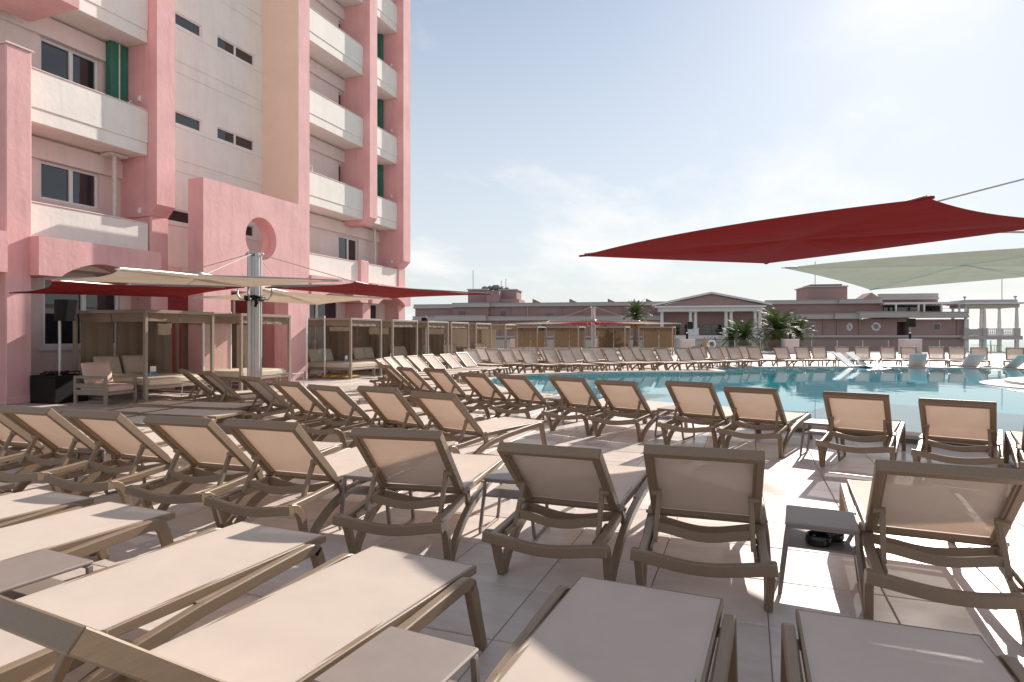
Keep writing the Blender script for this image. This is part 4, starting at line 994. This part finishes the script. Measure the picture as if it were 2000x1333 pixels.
# towers and roof gear
def ftower(u0, u1, vt, vb_, y, dep):
    t = fbox('tower', 'far_pink', u0, u1, vt+2, vb_, y, dep); fbox('tower_cornice', 'far_trim', u0-2, u1+2, vt, vt+2.2, y-.3, dep+.6, t); return t
ftower(914, 951, 564.5, 592, 6, 4); fbox('tower', 'far_pink', 950, 975, 568, 594, 4.5, 6); ftower(975, 1009, 565, 585, 7, 5); fbox('tower', 'far_pink', 974, 1014, 584.5, 593, 5.2, 6)
for i, (u0, u1, v0) in enumerate(((940,952,559.5),(952,960,558),(960,975,556.8),(976,982,559.5),(984,994,561.5))): fbox('roof_tank', 'far_grey', u0, u1, v0, 567, 7+i*.3, 2, ch=.25)
for u0, v0, v1 in ((924,528,565),(979,548,562),(988,545,562),(1592,511,560),(1957,540,590)):
    mb = MB(); mb.tube([(S(u0,7),7,ZV(u0,v1,7)),(S(u0,7),7,ZV(u0,v0,7))], .05, 5); mb.build('antenna', 'far_grey', fb)
for u0 in (1040, 1112, 1187, 1262): 
    mb = MB(); x = S(u0, 6); z = ZV(u0, 592, 6); mb.add([(x,6,z),(x+1.6,6,z),(x+1.6,8,z),(x,8,z),(x,6,z+.75),(x,8,z+.75)], [(0,1,4),(3,5,2),(0,4,5,3),(1,2,5,4),(0,3,2,1)]); mb.build('solar_panel', 'far_grey', fb)
# temple front
yp = -3.0
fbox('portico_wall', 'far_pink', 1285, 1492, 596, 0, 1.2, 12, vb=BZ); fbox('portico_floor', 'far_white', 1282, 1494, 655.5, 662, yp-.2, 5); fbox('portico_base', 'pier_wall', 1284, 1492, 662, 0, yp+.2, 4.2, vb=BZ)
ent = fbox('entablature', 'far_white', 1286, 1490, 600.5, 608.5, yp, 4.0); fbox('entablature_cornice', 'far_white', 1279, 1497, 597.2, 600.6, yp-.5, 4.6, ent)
mb = MB(); xa, xb_, xm = S(1288,yp), S(1494,yp), S(1389,yp); za, zm = ZV(1389,597.3,yp), ZV(1389,575,yp)
mb.add([(xa,yp+.1,za),(xb_,yp+.1,za),(xm,yp+.1,zm),(xa,4,za),(xb_,4,za),(xm,4,zm)], [(0,1,2),(5,4,3),(0,3,4,1),(1,4,5,2),(2,5,3,0)]); ped = mb.build('pediment', 'far_pink', fb)
for a, b in ((xa-1.0, xm), (xb_+1.0, xm)):
    mb = MB(); mb.sweep([(a,yp+1.7,za+.12),(b,yp+1.7,zm+.22)], 4.2, .30, (0,1,0), 0); mb.build('raking_cornice', 'far_white', ped)
def column(u, vt=608.4, vb_=655, y=yp+.6, r=.27):
    x = S(u, y); z1, z0 = ZV(u, vt, y), ZV(u, vb_, y); h_ = z1-z0; mb = MB()
    mb.lathe([(r,z0+h_*.30),(r*1.02,z0+h_*.5),(r*.82,z1-.28),(r*.9,z1-.25),(r*1.25,z1-.12)], 12, (x,y)); mb.box(x-r*1.35, x+r*1.35, y-r*1.35, y+r*1.35, z1-.118, z1-.005)
    mb.box(x-r*1.6, x+r*1.6, y-r*1.6, y+r*1.6, z0, z0+h_*.26); mb.box(x-r*1.85, x+r*1.85, y-r*1.85, y+r*1.85, z0+h_*.261, z0+h_*.30); mb.build('column', 'far_white', fb)
for u0 in (1293, 1348.5, 1358.5, 1418, 1428, 1475, 1484): column(u0)
for u0, u1 in ((1305,1327),(1338,1352),(1362,1366),(1373,1385),(1391,1413),(1434,1460)): fwin(u0, u1, 635, 654, 1.2, False)
fbox('balcony_rail', 'far_grey', 1295, 1475, 644, 644.7, yp+.2, .06)
# right wing
fbox('wall', 'far_pink', 1491, 1752, 624, 0, .5, 14, vb=BZ); fbox('wall', 'far_pink', 1775, 1892, 624, 0, .5, 14, vb=BZ); fbox('wall_over', 'far_pink', 1751.9, 1775.1, 618, 629, .5, 14); fbox('wall_under', 'far_pink', 1751.9, 1775.1, 655, 0, .5, 14, vb=BZ)
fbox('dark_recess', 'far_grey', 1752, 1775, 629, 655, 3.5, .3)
fbox('upper_wall', 'far_pink', 1495, 1724, 594, 616, 3.4, 10); cornice(1497, 1640, 587, 594.6, 3.2); cornice(1640, 1723, 585, 593.6, 2.6)
cornice(1490, 1632, 614.5, 624, -.1); cornice(1632, 1682, 613, 623.5, -.6); cornice(1680, 1796, 609.5, 621, -1.1); cornice(1795, 1892, 610, 621, -.5)
fbox('string_course', 'far_trim', 1491, 1892, 655.3, 659.5, .1, .39)
for u0 in (1534, 1555, 1608, 1635, 1678, 1870): fbox('pilaster', 'far_pink', u0, u0+3, 624, 655, .3, .19)
ftower(1577, 1655, 558.5, 587, 6, 7); fbox('tower_top', 'far_grey', 1584, 1645, 555.5, 558.4, 6.4, 5)
fwin(1580.5, 1591, 631.5, 644.5, .5)
def round_win(u, v, ru, rv, y=.5):
    x, z = S(u,y), ZV(u,v,y); k = ru/F*95; k2 = rv/F*95; mb = MB()
    mb.tube([(x+k*math.cos(a), y-.05, z+k2*math.sin(a)) for a in [2*math.pi*i/28 for i in range(28)]], .17, 8, closed=True); wo = mb.build('round_window', 'far_white', fb, True)
    mb = MB(); mb.add([(x+k*math.cos(a), y-.04, z+k2*math.sin(a)) for a in [2*math.pi*i/28 for i in range(28)]], [tuple(range(28))]); mb.build('pane', 'far_pink', wo)
round_win(1659, 639, 3.6, 6.2); round_win(1710.5, 638.5, 6.6, 6.6)
fwin(1824.5, 1836, 633, 644.5, .5)
# roof terrace with pergola
fbox('terrace_block', 'far_pink', 1722, 1832, 586, 612, 7.5, 6); cornice(1720, 1833, 574.5, 586, 7.0); mb = MB(); x0, x1 = S(1683,6), S(1722,6); z0 = ZV(1700,585,6); mb.add([(x0,6,z0),(x1,6,z0),((x0+x1)/2,6,z0+1.1),(x0,10,z0),(x1,10,z0),((x0+x1)/2,10,z0+1.1)], [(0,1,2),(5,4,3),(0,3,4,1),(1,4,5,2),(2,5,3,0)]); mb.build('roof_gable', 'far_pink', fb)
pg = fbox('pergola_roof', 'far_white', 1728, 1892, 590.5, 594.5, 1.5, 5.5)
for u0 in (1749, 1793, 1804, 1838, 1873, 1890): fbox('pergola_post', 'far_white', u0, u0+3, 594.6, 612, 1.4, .25, pg)
for u0, u1 in ((1726,1748),(1753,1792),(1808,1836)): fwin(u0, u1, 597, 610, 7.2, False)
fbox('handrail', 'far_white', 1840, 1890, 602.3, 603.1, 1.4, .06, pg)
# belvedere
bv = tag(empty('belvedere', (*atz(1935, 92), 0), R(10)), 'pale open belvedere with columns and balustrade at the right end', 'pavilion')
def bx(u, du=0): return (u-1935)/F*92*1.02
def bz(v): return zat(v, 92)
def bvb(name, m, u0, u1, v0, v1, y0, y1, parent=None, ch=.02):
    mb = MB(); mb.box(bx(u0), bx(u1), y0, y1, bz(v1), bz(v0), ch); return mb.build(name, m, parent or bv)
bvb('roof_parapet', 'far_trim', 1892, 1982, 585.5, 591, .2, 4.6); bvb('roof_slab', 'far_white', 1888, 1989, 591.2, 594.5, -.5, 5.2); bvb('entablature', 'far_trim', 1892, 1984, 594.7, 601, 0, 4.8)
for u0 in (1893.5, 1980):
    mb = MB(); mb.lathe([(.08,bz(585.4)),(.08,bz(582.5)),(.22,bz(581)),(.2,bz(579)),(.05,bz(578))], 10, (bx(u0),.5)); mb.build('finial', 'far_trim', bv, True)
for u0, y in ((1894,.3),(1926,.3),(1947,4.4),(1981,.3),(1896,4.4),(1979,4.4)):
    x = bx(u0); mb = MB(); mb.lathe([(.24,bz(641)),(.26,bz(634)),(.17,bz(603)),(.26,bz(601.2))], 10, (x,y)); mb.build('column', 'far_white', bv, True)
    mb = MB(); mb.box(x-.34, x+.34, y-.34, y+.34, bz(656), bz(641.2), .02); mb.build('pedestal', 'far_trim', bv)
    mb = MB(); mb.box(x-.22, x+.22, y-.22, y+.22, BZ, bz(664), .02); mb.build('column', 'far_white', bv)
bvb('balustrade_wall', 'far_trim', 1896, 1924, 643, 655.8, .1, .4); r_ = bvb('rail', 'far_white', 1928, 1980, 642, 643.6, .1, .45); bvb('rail', 'far_white', 1928, 1980, 653.2, 655.8, .1, .45)
for j in range(16): 
    x = bx(1930.5+j*3.1); mb = MB(); mb.lathe([(.05,bz(653.1)),(.10,bz(650.5)),(.05,bz(646.5)),(.07,bz(643.7))], 7, (x,.27)); mb.build('baluster', 'far_white', bv, True)
bvb('floor_slab', 'far_trim', 1886, 1988, 656, 663.8, -.2, 5.0); bvb('lower_rail', 'far_grey', 1926, 1982, 675, 675.7, 3.9, 4.0); bvb('lower_floor', 'far_trim', 1888, 1986, 688, 692, -.2, 5)
for u0 in (1962, 1967, 1971, 1975): bvb('lower_rail_post', 'far_grey', u0, u0+.6, 675.8, 688, 3.9, 3.98)
bvb('back_wall', 'far_pink', 1894, 1921, 622, 656, 4.9, 5.1); wv = bvb('window', 'far_grey', 1898, 1916, 631, 643, 4.82, 4.89)
bvb('pane', 'glass_dark', 1903, 1911, 632, 643, 4.78, 4.81, wv)

# ================================================================== PALMS, SHRUBS
def palm(label, u, vcrown, zf, rad, nfr, zbase, green=1.0, droop=1.0, trunk_r=.22, seed=1, up=.6, dead=14, ehi=82):
    rnd = random.Random(seed); X, Y = atz(u, zf); zc_ = zat(vcrown, zf)
    root = tag(empty('palm_tree', (X,Y,zbase)), label, 'palm tree', 'palms on the far terrace'); h_ = zc_-zbase
    mb = MB(); pts = []; rs = []
    for i in range(22):
        f = i/21; pts.append((.15*math.sin(f*2), .1*f, h_*f)); rs.append(trunk_r*(1.15-.25*f)*(1.07 if i % 2 else .95))
    mb.tube(pts, rs, 12); mb.build('trunk', 'trunk', root, True)
    top = Vector(pts[-1])
    def fronds(n_, mname, elo, ehi, dr, L0):
        mb = MB()
        for k in range(n_):
            az = 2.399963*k + rnd.uniform(-.3,.3); el = R(elo + (ehi-elo)*((k+.5)/n_)**.8 + rnd.uniform(-6,6)); L = L0*rnd.uniform(.82,1.08)
            d = Vector((math.cos(az)*math.cos(el), math.sin(az)*math.cos(el), math.sin(el))); P = []; seg = 12
            p = top.copy(); v = d.copy()
            for i in range(seg+1):
                P.append(p.copy()); p = p + v*(L/seg); v = (v + Vector((0,0,-dr*.11*(.4+i/seg)))).normalized()
            mb.tube(P, [.022*(1-.8*i/seg)+.003 for i in range(seg+1)], 4)
            side = d.cross(Vector((0,0,1))).normalized()
            for i in range(1, seg*2+1):
                t = i/(seg*2); a = P[min(seg-1,int(t*seg))]; b = P[min(seg,int(t*seg)+1)]; q = a+(b-a)*(t*seg-int(t*seg) if t < 1 else 1); tg = (b-a).normalized()
                ll = L*.27*math.sin(math.pi*min(1,.16+.80*t))**.8*rnd.uniform(.8,1.15)
                for s_ in (-1, 1):
                    dirv = (side*s_ + tg*.75 + Vector((0,0,rnd.uniform(-.15,.35)))).normalized(); tip = q+dirv*ll+Vector((0,0,-ll*.12)); wv_ = tg*(.022*L/2+.008)
                    n0 = len(mb.v); mb.v += [tuple(q-wv_), tuple(q+wv_), tuple((q+tip)/2+wv_*.9), tuple(tip), tuple((q+tip)/2-wv_*.9)]; mb.f.append((n0,n0+1,n0+2,n0+3,n0+4))
        return mb
    fronds(nfr, 'palm_green', -18, ehi, droop, rad).build('crown', 'palm_green', root)
    if dead: fronds(dead, 'palm_dead', -75, -35, .5, rad*.7).build('dead_fronds', 'palm_dead', root)
palm('tall palm with bright fronds behind the far parasol', 1237, 618, 47.5, 1.4, 36, -3, seed=3, dead=26, trunk_r=.2, droop=1.1)
palm('broad feathery palm right of the temple front', 1516, 646, 48.5, 2.35, 44, -3, seed=5, dead=20, trunk_r=.28, droop=1.25, ehi=76)
palm('low palm in front of the temple front columns', 1448, 659, 48.5, 1.8, 36, -3, seed=8, dead=12, droop=1.15, ehi=76)
palm('small palm at the left of the low palm group', 1425, 662, 50, 1.3, 30, -3, seed=9, dead=6)
palm('low palm behind the fourth pier', 1556, 650, 50, 1.5, 36, -3, seed=11, dead=8)
def shrub(label, u0, u1, vt, zf, seed):
    rnd = random.Random(seed); X, Y = atz((u0+u1)/2, zf); hw = (u1-u0)/2/F*zf; zt = zat(vt, zf)
    root = tag(empty('shrub', (X,Y,-3), PSI), label, 'shrub', 'shrubs beyond the glass fence'); mb = MB()
    for k in range(2600):
        a, b, c = rnd.uniform(-1,1), rnd.uniform(-1,1), rnd.random()**.6
        q = Vector((hw*a, .9*b, (zt+3)*(c*(1-.25*abs(a)+.12*math.sin(a*9+seed))))); s_ = rnd.uniform(.05,.12); d = Vector((rnd.gauss(0,1),rnd.gauss(0,1),rnd.gauss(0,1))).normalized(); e = d.orthogonal().normalized()
        n0 = len(mb.v); mb.v += [tuple(q), tuple(q+d*s_+e*s_*.4), tuple(q+d*s_*2), tuple(q+d*s_-e*s_*.4)]; mb.f.append((n0,n0+1,n0+2,n0+3))
    mb.build('crown', 'hedge', root); mb = MB(); mb.tube([(0,0,0),(0,0,(zt+3)*.8)], .06, 6); mb.build('trunk', 'trunk', root)
shrub('clipped green shrub seen through the glass left of the palms', 1358, 1420, 668, 50, 1); shrub('green shrub under the low palm', 1425, 1500, 669, 50.5, 2); shrub('dark shrub by the fourth pier', 1500, 1532, 668, 51, 3)
